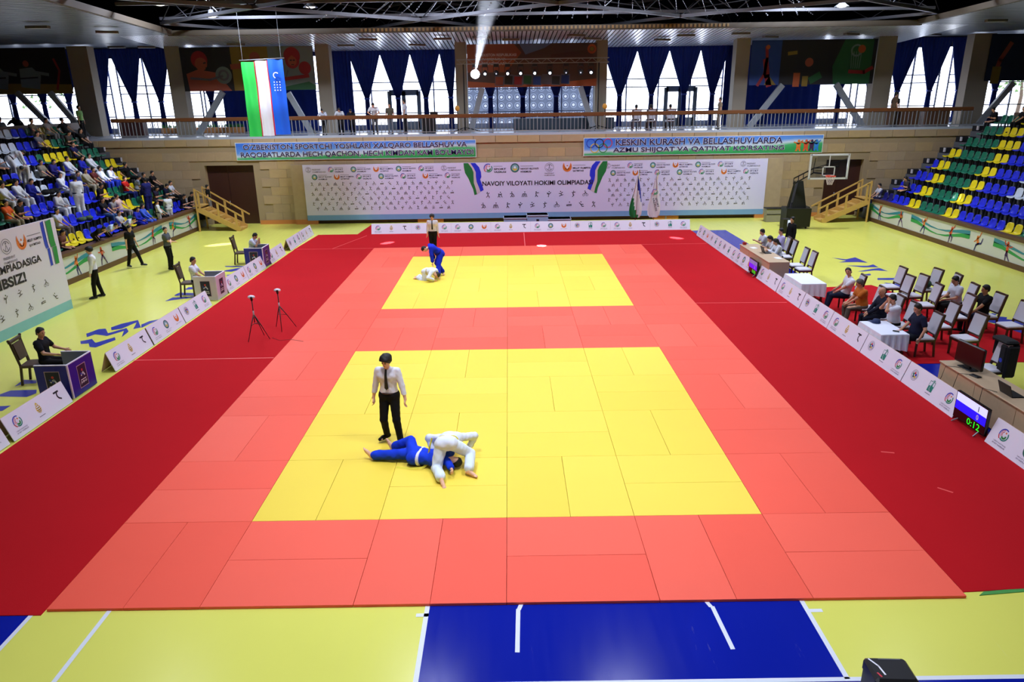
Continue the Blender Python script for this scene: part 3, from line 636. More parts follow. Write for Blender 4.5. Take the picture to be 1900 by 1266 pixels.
for (x0, x1, ztop, zbot, lab, l1, l2, xa, wa, xb, wb_) in ((-14.33,-1.62,4.31,3.4,'blue and green slogan banner hanging left under the balcony', "O'ZBEKISTON SPORTCHI YOSHLARI XALQARO BELLASHUV VA", "RAQOBATLARDA HECH QACHON, HECH KIMDAN KAM BO'LMAYDI", -13.93, 11.85, -14.1, 12.35),
    (4.07,16.75,4.31,3.38,'blue and green slogan banner with five rings hanging right under the balcony', "KESKIN KURASH VA BELLASHUVLARDA", "AZMU SHIJOAT VA QAT'IYAT KO'RSATING", 5.75, 8.85, 5.62, 9.1)):
    t = thing('slogan_banner', lab, 'banner', (0,31.31,0))
    # printed gradient from blue to green, in panels of flat colour
    q = MB(); q.bx(x0,x1,.01,.04,zbot,ztop,mat('banner_edge_white',(225,230,235),.6)); q.build('banner_panel', t)
    bm = bpy.data.materials.get('slogan_print')
    if bm is None:
        bm = mat('slogan_print', (255,255,255), .55); nt = bm.node_tree; b = nt.nodes['Principled BSDF']
        tc = nt.nodes.new('ShaderNodeTexCoord'); sx = nt.nodes.new('ShaderNodeSeparateXYZ'); nt.links.new(tc.outputs['Generated'], sx.inputs[0])
        n = nt.nodes.new('ShaderNodeTexNoise'); n.inputs['Scale'].default_value = 3; mp = nt.nodes.new('ShaderNodeMapping'); mp.inputs['Scale'].default_value = (2,1,.6); nt.links.new(tc.outputs['Generated'], mp.inputs[0]); nt.links.new(mp.outputs[0], n.inputs['Vector'])
        ad = nt.nodes.new('ShaderNodeMath'); ad.operation = 'MULTIPLY_ADD'; ad.inputs[1].default_value = -.5; nt.links.new(sx.outputs['X'], ad.inputs[0])
        m2 = nt.nodes.new('ShaderNodeMath'); m2.operation = 'MULTIPLY_ADD'; m2.inputs[1].default_value = .5; nt.links.new(n.outputs['Fac'], m2.inputs[0]); nt.links.new(ad.outputs[0], m2.inputs[2])
        nt.links.new(sx.outputs['Z'], ad.inputs[2])
        cr = nt.nodes.new('ShaderNodeValToRGB'); e = cr.color_ramp.elements; e[0].position = .0; e[0].color = lin((45,160,85))+(1,); e[1].position = 1; e[1].color = lin((60,120,225))+(1,)
        k = e.new(.28); k.color = lin((70,180,110))+(1,); k = e.new(.42); k.color = lin((205,220,235))+(1,); k = e.new(.62); k.color = lin((95,150,230))+(1,)
        nt.links.new(m2.outputs[0], cr.inputs[0]); nt.links.new(cr.outputs[0], b.inputs['Base Color'])
    q = MB(); q.bx(x0+.03,x1-.03,.004,.012,zbot+.03,ztop-.03,bm); q.build('printed_panel', t)
    M = frame((0,0,0), (1,0,0), (0,0,1)); q = MB()
    for tx, x, wd, z in ((l1,xa,wa,ztop-.42),(l2,xb,wb_,zbot+.1)):
        q.text(tx, x, z, wd, .345, WHI, M, .013, .05); q.text(tx, x+.015, z+.012, wd-.03, .32, NAVY, M, .017, .02)
    if x0 > 0:
        for k, (cx, cz, c) in enumerate(((4.45,4.03,BLUI),(4.9,4.03,INK),(5.35,4.03,REDI),(4.66,3.78,YELI),(5.1,3.78,GRNI))): q.ring((cx,cz), .2, .24, c, M, w=.006, seg=20)
        for k, (cx, c) in enumerate(((15.45,ORI),(15.85,mat('orange_red_ink',(225,90,50),.6)),(16.15,mat('purple_ink',(70,35,80),.6)),(16.4,mat('sky_ink',(40,130,220),.6)))):
            q.ring((cx,4.0), 0, .07, c, M, w=.006); q.poly([(cx-.13,3.9),(cx-.1,3.65),(cx+.1,3.65),(cx+.13,3.9)], c, M, .006); q.poly([(cx-.1,3.66),(cx-.16,3.48),(cx-.06,3.48),(cx,3.62),(cx+.06,3.48),(cx+.14,3.48),(cx+.1,3.66)], c, M, .006); q.stroke([(cx-.25,3.95),(cx,3.85),(cx+.2,4.02)], .06, c, M, .006)
    q.build('lettering', t)
# ---------------------------------------------------------------- welcome banner at the left
t = thing('welcome_banner', 'large white printed welcome banner standing at the left, pictograms and ribbons on it', 'banner', (-14.2,14.8,0))
VW = mat('banner_vinyl_white', (222, 218, 236), .55, var=.02, vscale=.5); VT = mat('banner_teal_strip', (130, 190, 205), .55, var=.08, vscale=3)
q = MB(); q.bx(-.06,0,-8.2,0,.3,2.95,VW); q.bx(-.06,.001,-8.2,0,0,.3,VT); q.build('banner_panel', t)
q = MB()
for y in (-8.1,-4,-.1): q.bx(-.14,-.07,y-.04,y+.04,0,2.9,METAL); q.bar((-.1,y,1.6),(-.9,y,.02),.04,.04,METAL)
q.build('support_frame', t)
M = frame((.002,0,0), (0,1,0), (0,0,1)); q = MB()
q.text('NAVOIY VILOYATI HOKIMI OLIMPIADASIGA', -7.3, 1.78, 6.28, .22, INK, M, .004, .03)
q.text('XUSH KELIBSIZ!', -5.3, 1.36, 3.42, .3, INK, M, .004, .04)
L_phoenix(q, -1.72, 2.5, .22, M); L_seal(q, -2.4, 2.5, .22, M); L_emblem(q, -4.5, 2.5, .22, M); L_sport(q, -6.1, 2.5, .22, M)
q.text('MILLIY OLIMPIYA', -1.46, 2.44, .68, .085, INK, M, .004, .03); q.text("QO'MITASI", -1.42, 2.29, .52, .085, INK, M, .004, .03); q.stroke([(-1.44,2.62),(-.8,2.62)], .018, GREYI, M)
q.text('PREZIDENT', -2.62, 2.14, .5, .07, GREYI, M); q.text('OLIMPIADASI', -2.65, 2.02, .58, .07, GREYI, M)
for c in range(9): picto(q, 8-c, -1.05-c*.62, 1.08, .17, M, OLI)
for c in range(9): picto(q, 10-c, -.75-c*.62, .58, .17, M, OLI)
for off, c in ((0,BLUI),(.14,WHI),(.22,GREYI),(.26,GRNI)):
    wd = {0:.16,.14:.09,.22:.05,.26:.26}[off]; x = -.72+off
    q.poly([(x,2.9),(x,2.25),(x+.03,2.1),(x+wd+.02,2.1),(x+wd,2.25),(x+wd,2.93)][::-1], c, M, .004); q.poly([(x+.08,2.09),(x+.08,1.55),(x+.08+wd*.7,1.55),(x+.06+wd*.9,2.09)][::-1], c, M, .004)
q.build('printed_artwork', t)
# ---------------------------------------------------------------- parapet walls with sport figures
PW = mat('white_parapet_panel', (200, 202, 200), .4); TEA = mat('teal_wave', (40, 130, 150), .5); GRW = mat('green_wave', (35, 150, 75), .5)
figcol = [(ORI, mat('indigo_fig',(50,50,120),.5)), (mat('red_fig',(215,80,45),.5), mat('purple_fig',(80,45,110),.5))]
POSES = [dict(h=(0,.36),b=[(0,.28),(.02,-.02)],a=[[(0,.24),(.14,.32),(.2,.48)],[(0,.24),(-.12,.16),(-.16,.04)]],l=[[(.02,-.02),(.1,-.25),(.2,-.48)],[(.02,-.02),(-.06,-.25),(-.02,-.48)]]),
 dict(h=(-.05,.36),b=[(-.04,.28),(.0,0)],a=[[(-.04,.24),(-.22,.16),(-.32,.2)],[(-.04,.24),(.12,.2),(.2,.08)]],l=[[(0,0),(.16,-.2),(.32,-.46)],[(0,0),(-.14,-.22),(-.2,-.46)]]),
 dict(h=(.02,.34),b=[(0,.26),(-.04,-.02)],a=[[(0,.24),(.16,.3),(.2,.5)],[(0,.24),(-.2,.16),(-.28,.3)]],l=[[(-.04,-.02),(-.18,-.2),(-.3,-.4)],[(-.04,-.02),(.08,-.22),(.04,-.46)]]),
 dict(h=(.0,.3),b=[(0,.22),(-.06,-.06)],a=[[(0,.2),(.14,.34),(.24,.48)],[(0,.2),(-.12,.06),(-.2,.0)]],l=[[(-.06,-.06),(.12,-.2),(.08,-.42)],[(-.06,-.06),(-.12,-.3),(-.16,-.5)]]),
 dict(h=(-.05,.22),b=[(-.05,.14),(.04,-.12)],a=[[(-.05,.12),(.1,.3),(.2,.52)],[(-.05,.12),(-.2,.0),(-.28,-.05)]],l=[[(.04,-.12),(.28,-.06),(.36,.2)],[(.04,-.12),(-.1,-.2),(-.18,-.48)]]),
 dict(h=(0,.34),b=[(0,.26),(.02,-.04)],a=[[(0,.22),(-.18,.26),(-.24,.42)],[(0,.22),(.2,.18),(.34,.22)]],l=[[(.02,-.04),(.06,-.26),(.26,-.48)],[(.02,-.04),(-.04,-.26),(-.02,-.48)]])]
def figure(q, k, x, z, s, M):
    P = POSES[k % 6]; c1, c2 = figcol[k % 2]; T = lambda pts: [(x+a*s, z+b*s) for a, b in pts]
    q.ring(T([P['h']])[0], 0, .075*s, c1, M, w=.006); q.stroke(T(P['b']), .17*s, c1, M, .006)
    for a in P['a']: q.stroke(T(a), .06*s, c1, M, .006)
    for l in P['l']: q.stroke(T(l[:2]), .1*s, c2, M, .006); q.stroke(T(l[1:]), .065*s, c2, M, .006)
for side, xs, ys, n in ((-1,-16.2,(18.71,20.49,22.75,24.8,26.86,28.69),'left'),(1,18.95,(28.67,26.63,24.6,22.5,20.69,18.92),'right')):
    t = thing('parapet_panel', 'white %s stand parapet painted with running athletes and green and teal waves' % n, 'parapet', (xs,0,0)); s = -side
    y0 = 8 if side < 0 else 10
    q = MB(); q.bx(min(0,side*.12),max(0,side*.12),y0,29.6,.2,1.02,PW); q.build('panel', t)
    q = MB(); q.bx(min(-side*.05,side*.3),max(-side*.05,side*.3),y0,29.6,1.02,1.14,BROWN); q.build('top_rail', t)
    q = MB(); q.bx(min(-side*.03,side*.12),max(-side*.03,side*.12),y0,29.6,0,.2,BROWN); q.build('skirting', t)
    M = frame((-side*.004,0,0), (0,-side*-1 if False else (1 if side < 0 else -1),0), (0,0,1)); fl_ = 1 if side < 0 else -1
    q = MB()
    for k, y in enumerate(ys): figure(q, k, y*fl_, .6, .78, M)
    for c, off in ((TEA,.12),(GRW,-.06)):
        for yc, L in ((28.2,3.4),(23.5,4.5),(17.5,4.5),(12.5,4)):
            top = [(yc*fl_-L/2+L*i/8, .6+off+.12*math.cos(i/8*2*PI)*(1 if off > 0 else 1.3)+(.03+.06*abs(i-4)/4)) for i in range(9)]
            bot = [(a, b-.03-.16*abs(i-4)/4) for i, (a, b) in enumerate(top)]
            for i in range(8): q.poly([bot[i],bot[i+1],top[i+1],top[i]], c, M, .003)
    q.build('printed_artwork', t)
# ---------------------------------------------------------------- stands and bucket seats
RISE, RUN = .54, .77
STEPM = mat('stand_concrete', (92, 94, 100), .75, var=.07, vscale=1.2)
def z_row(side, k): return (.60 if side > 0 else .70)+RISE*k
def x_row(side, k): return (19.1+RUN*k) if side > 0 else (-16.4-RUN*k)
for side, n in ((-1,'left'),(1,'right')):
    m = MB()
    for k in range(8):
        x0 = x_row(side,k); m.bx(min(x0,side*27 if side>0 else -25),max(x0,27 if side>0 else -25),8,31.36,0 if k == 0 else z_row(side,k-1),z_row(side,k),STEPM)
    x8 = x_row(side,8); m.bx(min(x8,side*34),max(x8,side*34),8,37.4,0,z_row(side,8)-.02 if False else z_row(side,7)+.1,STEPM)
    o = struct(m.build('floor_%s_stand' % n), 'grey concrete tiers of the %s spectator stand' % n)
    q = MB(); q.bx(-.0,.0+.385,-.1,.4,0,RISE/2,mat('step_dark',(18,17,26),.85)); q.bx(-.03,.03,-.12,.0,RISE/2-.2,RISE/2+.005,mat('step_nosing',(200,196,205),.6)); st = q.mesh('step')
    for k in range(8):
        for h in (0,):
            e = link('step', st, o, (x_row(side,k)-side*.36, 30.9, z_row(side,k)-RISE+.0 if k else z_row(side,0)-RISE/2)); e.rotation_euler = (0,0,0 if side > 0 else PI)
            e2 = link('step', st, o, (x_row(side,k)+side*.02, 30.9, z_row(side,k)+.0)); e2.rotation_euler = (0,0,0 if side > 0 else PI)
    t = thing('top_parapet', 'brown wooden parapet along the top of the %s stand' % n, 'parapet', (x8+side*.2,0,z_row(side,7)+.1))
    q = MB(); q.bx(-.06,.06,9,32.3 if side<0 else 29.6,.5,.85,BROWN); q.build('top_rail', t); q = MB(); q.bx(-.03,.03,9,32.3 if side<0 else 29.6,0,.5,mat('dark_parapet',(40,40,44),.7)); q.build('panel', t)
SEATC = {'Y': mat('seat_yellow',(225,205,20),.35), 'G': mat('seat_green',(14,105,78),.35), 'B': mat('seat_blue',(24,40,205),.35), 'W': mat('seat_white',(205,215,228),.35), 'N': mat('seat_navy',(30,30,110),.4)}
CN = {'Y':'yellow','G':'green','B':'blue','W':'white','N':'dark blue'}
def seat_mesh(m):
    # bucket shell: profile swept in side view (x forward, z up), cupped across y
    q = MB(); prof = [(.22,.02),(.2,.05),(.05,.035),(-.1,.05),(-.17,.1),(-.2,.2),(-.225,.36),(-.24,.41)]; ny = 6; vs = []
    for off in (0, -.018):
        for i, (x, z) in enumerate(prof):
            wd = (.2,.215,.22,.22,.215,.21,.19,.12)[i]
            for k in range(ny+1):
                s = -1+2*k/ny; cup = (s*s)
                vs.append((x+(.05*cup if i > 3 else 0)+(off if i > 3 else 0), s*wd, z+(.03*cup if i <= 3 else 0)+(off if i <= 3 else 0)))
    n = len(prof)*(ny+1); fs = []
    for l in (0, 1):
        for i in range(len(prof)-1):
            for k in range(ny):
                a = l*n+i*(ny+1)+k; f = (a, a+ny+1, a+ny+2, a+1); fs.append(f if l else f[::-1])
    for i in range(len(prof)-1):
        a = i*(ny+1); fs.append((a, a+ny+1, n+a+ny+1, n+a)); a += ny; fs.append((a, n+a, n+a+ny+1, a+ny+1))
    for k in range(ny): a = (len(prof)-1)*(ny+1)+k; fs.append((a, a+1, n+a+1, n+a)); fs.append((k+1, k, n+k, n+k+1))
    q.add(vs, fs, m, None, True)
    for dy in (-.1, .1): q.box((0,dy,-.2),(.04,.04,.42),BLACK)
    q.box((0,0,-.01),(.3,.3,.02),BLACK)
    return q.mesh('stadium_seat')
SM = {k: seat_mesh(v) for k, v in SEATC.items()}
RIGHT = {0:'NNBBBYYGGGGYYBBBBBBYYGGGYY',1:'BBBBYYGGGGYYBBBBBBBBBBYY',2:'BBBYYGGGGYYBBBBWWWBBB',3:'BYYGGGGGYYBBBBWWBB',4:'YYGGGGGYYBBBBBWW',5:'GGGGGYYYBBBBB',6:'GGGYYYBBB',7:'GGGGYGG'}
LEFT = {0:'BBBBGGGYYGGYYBBBBBYYYGGG',1:'GGGYYGGYYBBBBBBBBBBYYBBGG',2:'GGGYYGGGYYBBBBWWBBBBYYGGYY',3:'GGYYGGGGYYBBBBWWWBBBYYG',4:'YYGGGGGYYBBBWWWBBYYBBW',5:'GGGGGYYYYGBBWWWWWBB',6:'GGGGGYYBBBWWWWB',7:'GGGYGGBBWW'}
for side, R_, n in ((1,RIGHT,'right'),(-1,LEFT,'left')):
    for k, cs in R_.items():
        for i, c in enumerate(cs):
            o = link('stadium_seat', SM[c], None, (x_row(side,k)+side*.48, 29.85-.51*i, z_row(side,k)+.42)); o.rotation_euler = (0,0,PI if side > 0 else 0)
            tag(o, '%s bucket seat, %s row up, %s stand, %s seat from back wall' % (CN[c], ORD[k], n, ORD[i]), 'seat', 'bucket seats in row %d of the %s stand' % (k+1, n))
# ---------------------------------------------------------------- posters on the balcony
def poster(name, lab, x0, x1, z0, z1, y, build, base):
    t = thing(name, lab, 'poster', (x0, y, z0)); q = MB(); q.bx(0,x1-x0,0,.05,0,z1-z0,base); q.build('panel', t)
    M = frame((0,-.003,0),(1,0,0),(0,0,1)); q = MB(); build(q, M, x1-x0, z1-z0); q.build('printed_artwork', t)
FL = mat('poster_flesh',(140,66,46),.6); FD = mat('poster_dark',(18,14,18),.6); FR = mat('poster_red',(130,20,28),.6); FY = mat('poster_ochre',(122,98,28),.6); FG = mat('poster_green',(22,76,38),.6); FB = mat('poster_blue',(18,52,118),.6); FW = mat('poster_grey',(100,112,112),.6); FO = mat('poster_orange',(160,74,32),.6); FT=mat('poster_slate',(88,86,96),.6)
def P1(q, M, W, H):
    q.poly([(W*.38,0),(W*.38,H),(W*.66,H),(W*.66,0)], FY, M, .002); q.poly([(W*.66,0),(W*.66,H),(W,H),(W,0)], FW, M, .002); q.poly([(W*.66,0),(W*.78,H*.5),(W,H*.1),(W,0)], FG, M, .003)
    q.ring((W*.14,H*.72),0,H*.2,FR,M,w=.004); q.ring((W*.15,H*.62),0,H*.15,FL,M,w=.005); q.stroke([(W*.17,H*.64),(W*.185,H*.65)],H*.03,FD,M,.007); q.stroke([(W*.18,H*.53),(W*.195,H*.54)],H*.02,FD,M,.007); q.stroke([(W*.06,H*.3),(W*.2,H*.26),(W*.3,H*.34)],H*.05,FT,M,.007); q.poly([(W*.04,0),(W*.03,H*.4),(W*.12,H*.5),(W*.26,H*.42),(W*.36,0)],FL,M,.004); q.ring((W*.31,H*.36),0,H*.2,FW,M,w=.006); q.ring((W*.31,H*.36),H*.08,H*.13,FT,M,w=.007)
    q.stroke([(W*.38,H*.55),(W*.5,H*.58),(W*.58,H*.42),(W*.5,H*.25)],H*.12,FL,M,.005); q.ring((W*.56,H*.75),0,H*.13,FL,M,w=.005)
    q.ring((W*.84,H*.78),0,H*.2,FR,M,w=.005); q.ring((W*.84,H*.65),0,H*.14,FL,M,w=.006); q.ring((W*.84,H*.66),H*.11,H*.17,FR,M,100,440,w=.0075); q.stroke([(W*.825,H*.68),(W*.835,H*.68)],H*.03,FD,M,.008); q.stroke([(W*.848,H*.68),(W*.858,H*.68)],H*.03,FD,M,.008); q.stroke([(W*.832,H*.58),(W*.85,H*.58)],H*.02,FD,M,.008); q.stroke([(W*.76,H*.1),(W*.8,H*.45)],H*.03,FT,M,.006); q.poly([(W*.72,H*.05),(W*.74,H*.45),(W*.8,H*.52),(W*.92,H*.5),(W*.97,H*.2)],FW,M,.005); q.ring((W*.93,H*.5),0,H*.15,FR,M,w=.007); q.stroke([(W*.76,H*.25),(W*.95,H*.32)],H*.08,FR,M,.007)
poster('athlete_poster','wide poster with a weightlifter and a boxer on the balcony, behind the hanging flag',-17.75,-10.5,6.95,9.2,34.2,P1,FD)
def P2(q, M, W, H):
    q.poly([(0,0),(0,H),(W*.24,H),(W*.24,0)],FB,M,.002); q.poly([(W*.68,0),(W*.66,H*.4),(W*.74,H),(W*.97,H),(W*.97,0)],FG,M,.002)
    q.stroke([(W*.12,H*.85),(W*.13,H*.6),(W*.12,H*.25),(W*.07,0)],H*.07,FR,M,.004); q.stroke([(W*.12,H*.55),(W*.14,H*.2),(W*.16,0)],H*.13,FR,M,.004); q.ring((W*.13,H*.85),0,H*.05,FO,M,w=.005); q.poly([(W*.12,0),(W*.16,H*.2),(W*.22,0)],FY,M,.004)
    q.ring((W*.84,H*.75),H*.1,H*.14,FW,M,w=.004)
    for k in range(5): q.stroke([(W*(.8+.02*k),H*.72),(W*(.81+.016*k),H*.35)],H*.015,FW,M,.004)
    q.ring((W*.88,H*.78),0,H*.09,FO,M,w=.005); q.stroke([(W*.8,H*.28),(W*.92,H*.26),(W*.98,H*.36)],H*.08,FR,M,.004)
    q.stroke([(W*.3,H*.7),(W*.36,H*.72)],H*.08,FY,M,.004); q.ring((W*.47,H*.5),0,H*.1,FL,M,w=.004); q.stroke([(W*.38,0),(W*.38,H*.22)],H*.16,FO,M,.004); q.stroke([(W*.45,0),(W*.45,H*.15)],H*.14,FY,M,.004); q.stroke([(W*.5,H*.1),(W*.56,H*.2)],H*.16,FG,M,.004)
poster('athlete_poster','wide dark poster with basketball players and a hoop on the balcony',13.45,20.3,6.85,9.15,34.2,P2,FD)
def P3(q, M, W, H):
    q.poly([(0,H*.15),(0,0),(W,0),(W,H*.18),(W*.8,H*.12),(W*.4,H*.05)],FO,M,.003); q.poly([(0,H*.35),(0,H),(W*.36,H),(W*.42,H*.8),(W*.3,H*.35)],mat('poster_rust',(140,74,44),.6),M,.002); q.poly([(W*.4,H),(W*.45,H*.75),(W*.6,H*.9),(W*.65,H)],FB if False else mat('poster_steel',(90,105,130),.6),M,.003); q.poly([(W*.62,H*.5),(W*.65,H*.75),(W*.95,H*.85),(W,H*.5)],mat('poster_brown',(70,40,30),.6),M,.003)
    for k, s_ in enumerate(("O'ZBEKISTON RESPUBLIKASI",'QAHRAMONLIK VA','OLIMPIADALARI')): q.text(s_, W*.06, H*(.72-.1*k), W*(.32 if k == 0 else .24), H*.065, mat('poster_letter',(200,180,170),.6), M, .005, .02)
    q.ring((W*.96,H*.86),H*.06,H*.11,FO,M,w=.006); q.ring((W*.96,H*.86),0,H*.05,FY,M,w=.006)
    for k in range(8):
        x = W*.21+k*W*.073; z = H*(.04+.02*(k % 2)); q.poly([(x,z),(x+W*.07,z-.02),(x+W*.074,z+H*.23),(x+.02,z+H*.24)],FT,M,.006); q.poly([(x+.03,z+.04),(x+W*.063,z+.02),(x+W*.067,z+H*.2),(x+.05,z+H*.21)],(FL,FD,FR,FG,FB,FT,FD,FB)[k],M,.0075)
poster('stage_banner','dark orange printed stage banner with a row of small pictures behind the light truss',-2.1,5.0,6.93,9.15,34.15,P3,mat('poster_umber',(74,52,44),.6))
def P4(q, M, W, H):
    q.poly([(0,0),(0,H*.25),(W,H*.2),(W,0)],FY,M,.003); q.ring((W*.1,H*.75),0,H*.08,FY,M,w=.005)
    for x in (.2,.55): q.ring((W*x,H*.66),0,H*.07,FL,M,w=.005); q.poly([(W*(x-.1),H*.15),(W*(x-.08),H*.55),(W*(x+.06),H*.58),(W*(x+.14),H*.4),(W*(x+.1),H*.1)],FW,M,.004); q.stroke([(W*x,H*.5),(W*(x+.22),H*.42)],H*.07,FW,M,.005); q.stroke([(W*(x-.09),H*.34),(W*(x+.1),H*.36)],H*.03,FD,M,.006)
    q.stroke([(W*.84,H*.1),(W*.9,H*.5),(W*.86,H*.75)],H*.05,FR,M,.005)
poster('athlete_poster','dark poster with two white-clad martial artists at the far left of the balcony',-29,-23.95,6.93,9.3,34.2,P4,FD)
def P5(q, M, W, H):
    q.poly([(0,0),(0,H),(W*.3,H),(W*.4,0)],mat('poster_navy',(14,30,62),.6),M,.002); q.stroke([(W*.08,H*.05),(W*.12,H*.45),(W*.2,H*.8)],H*.1,FL,M,.004); q.stroke([(W*.1,0),(W*.1,H*.25)],H*.2,FY,M,.005); q.ring((W*.42,H*.9),0,H*.08,FY,M,w=.005); q.stroke([(W*.42,H*.2),(W*.36,H*.6),(W*.44,H*.85)],H*.06,FW,M,.004)
poster('athlete_poster','dark blue poster of a reaching athlete at the far right of the balcony',26.5,32,6.9,9.3,34.2,P5,FD)
# ---------------------------------------------------------------- hanging flag, standing flags
FGn = mat('flag_green',(40,190,75),.6); FWh = mat('flag_white',(225,225,232),.6); FBl = mat('flag_blue',(10,90,215),.6); FRd = mat('flag_red',(205,30,50),.6)
def cloth(q, x0, x1, z0, z1, m, amp=.04, ph=0, nx=10, nz=14, skew=0):
    vs = [(x0+(x1-x0)*i/nx+skew*(1-j/nz), amp*math.sin(i*.7+ph+j*.15)+.02*math.sin(j*.9), z0+(z1-z0)*j/nz) for j in range(nz+1) for i in range(nx+1)]
    fs = [(j*(nx+1)+i, j*(nx+1)+i+1, (j+1)*(nx+1)+i+1, (j+1)*(nx+1)+i) for j in range(nz) for i in range(nx)]
    q.add(vs, fs, m, None, True); return q
t = thing('hanging_flag', 'large green, white and blue striped flag hanging upright from the roof', 'flag', (-12.33,28,4.75))
q = MB(); cloth(q, 0,.6,0,3.35,FGn); q.build('green_stripe', t); q = MB(); cloth(q,.6,.65,0,3.37,FRd,nx=2); cloth(q,1.2,1.25,.05,3.42,FRd,nx=2); q.build('red_stripe', t)
q = MB(); cloth(q,.65,1.2,.03,3.4,FWh); q.build('white_stripe', t); q = MB(); cloth(q,1.25,1.97,.08,3.45,FBl,ph=1); q.build('blue_stripe', t)
q = MB(); M = frame((1.62,-.12,2.75),(1,0,0),(0,0,1)); q.ring((0,0),.1,.14,WHI,M,40,250)
for r in range(4):
    for c in range(3): q.ring((-.12+c*.13,-.3-.12*r),0,.028,WHI,M,seg=6)
q.build('crescent_and_stars', t); q = MB(); q.cyl((-.05,0,3.42),(2.05,0,3.5),.02,METAL,6)
for x in (.1,1.9): q.cyl((x,0,3.45),(x,0,7.6),.008,METAL,4)
q.build('hanging_rod', t)
def stand_flag(x, lab, kind):
    t = thing('standing_flag', lab, 'flag', (x,29.9,.012)); q = MB(); q.cyl((0,0,0),(.12,0,2.62),.018,mat('flag_pole',(170,150,90),.3,.6),8); q.lathe([(0,2.78),(.03,2.7),(.0,2.6)],mat('flag_pole',(170,150,90)),8,Matrix.Translation((.12,0,0))); q.build('pole', t)
    q = MB(); q.lathe([(.16,0),(.16,.03),(.03,.06),(.02,.2)],BLACK,14); q.build('base', t)
    prof = [(2.45,.02,.05),(2.3,-.01,.09),(2.1,-.06,.14),(1.9,-.1,.18),(1.7,-.14,.21),(1.5,-.19,.24),(1.3,-.24,.26),(1.1,-.3,.29),(.9,-.34,.31),(.7,-.36,.32),(.45,-.34,.3),(.3,-.22,.2)]
    def strip(mt, a, b, y=0):
        q = MB(); vs = []
        for z, l, r in prof:
            for k in range(7): s = a+(b-a)*k/6; vs.append((l+(r-l)*s, -.06+.05*math.sin(s*14)+y, z))
        q.add(vs, [(i*7+k, i*7+k+1, i*7+8+k, i*7+7+k) for i in range(len(prof)-1) for k in range(6)], mt, None, True); return q
    if kind:
        V = []; 
        for z, l, r in prof:
            for k in range(13): u = k/12; V.append((l+(r-l)*u, -.06+.05*math.sin(u*14), z))
        for nm, mt, lo_, hi_ in (('green_stripe',mat('flag_deep_green',(20,120,60),.6),-1,.48),('white_stripe',FWh,.48,1.02),('blue_stripe',mat('flag_deep_blue',(20,40,150),.6),1.02,9)):
            q = MB(); q.add(V, [(i*13+k, i*13+k+1, i*13+14+k, i*13+13+k) for i in range(len(prof)-1) for k in range(12) if lo_ <= (k/12*.75+(prof[i][0]-.5)/1.9*.8) < hi_], mt, None, True); q.build(nm, t)
    else:
        strip(FWh,0,1).build('cloth', t); q = MB(); M = frame((-.02,-.14,1.62),(1,0,0),(0,0,1)); L_sport(q,0,0,.16,M); M = frame((.0,-.14,1.3),(.3,0,-1),(1,0,.3)); q.text('SPORT',0,0,.5,.1,INK,M); q.text('VAZIRLIGI',-.05,-.14,.7,.1,INK,M); q.build('logo_print', t)
stand_flag(6.72,'draped green, white and blue flag on a pole before the long backdrop',1)
stand_flag(7.68,'draped white flag with a round sport logo on a pole before the long backdrop',0)
# podium
t = thing('winners_podium','pale blue three-step winners podium behind the far boards','podium',(1.5,29.5,.012)); PB = mat('podium_blue',(150,185,225),.5)
for k, (x0, x1, h) in enumerate(((-1.7,-.52,.5),(-.5,.58,.62),(.6,1.76,.4))):
    q = MB(); q.bx(x0,x1,-.4,.4,0,h,PB); q.bx(x0-.02,x1+.02,-.42,.42,h-.05,h,mat('podium_top',(190,210,235),.5)); M = frame(((x0+x1)/2,-.402,0),(1,0,0),(0,0,1)); q.text(('II','I','III')[k],-.06,h-.35,.14,.14,INK,M); q.build('podium_step', t)
# ================================================================== JUDO MATS
MATR = [mat('red_tatami_%d' % i, c, .55, var=.02, vscale=1.5, bump=.12, bscale=150, spec=.35) for i, c in enumerate(((247,92,70),(244,90,68),(248,98,76)))]
MATY = [mat('yellow_tatami_%d' % i, c, .55, var=.015, vscale=1.5, bump=.12, bscale=150, spec=.35) for i, c in enumerate(((243,213,70),(241,211,68),(245,215,74)))]
def mat_mesh(m, vert):
    q = MB(); a, b = (.4972,.9972) if vert else (.9972,.4972); q.bev((0,0,.02),(2*a,2*b,.04), m, .0025); return q.mesh('judo_mat')
MM = {}
rnd = random.Random(11)
cnt = {}
for j in range(12):
    for i in range(6):
        yellow = 1 <= i <= 4 and (1 <= j <= 4 or 7 <= j <= 10); vert = (i+j) % 2 == 0
        cx, cy = -5+2*i, 1+2*j
        for h in (0, 1):
            x, y = (cx-.5+h, cy) if vert else (cx, cy-.5+h)
            k = (yellow, rnd.randrange(3), vert)
            if k not in MM: MM[k] = mat_mesh((MATY if yellow else MATR)[k[1]], vert)
            o = link('judo_mat', MM[k], None, (x, y, 0), rnd.uniform(-.0012,.0012))
            tag(o, '%s judo mat, %s block row from camera, %s block from left, %s half' % ('yellow' if yellow else 'red', ORD[j], ORD[i], (('left','right') if vert else ('near','far'))[h]), 'judo mat', '%s judo mats' % ('yellow' if yellow else 'red'))
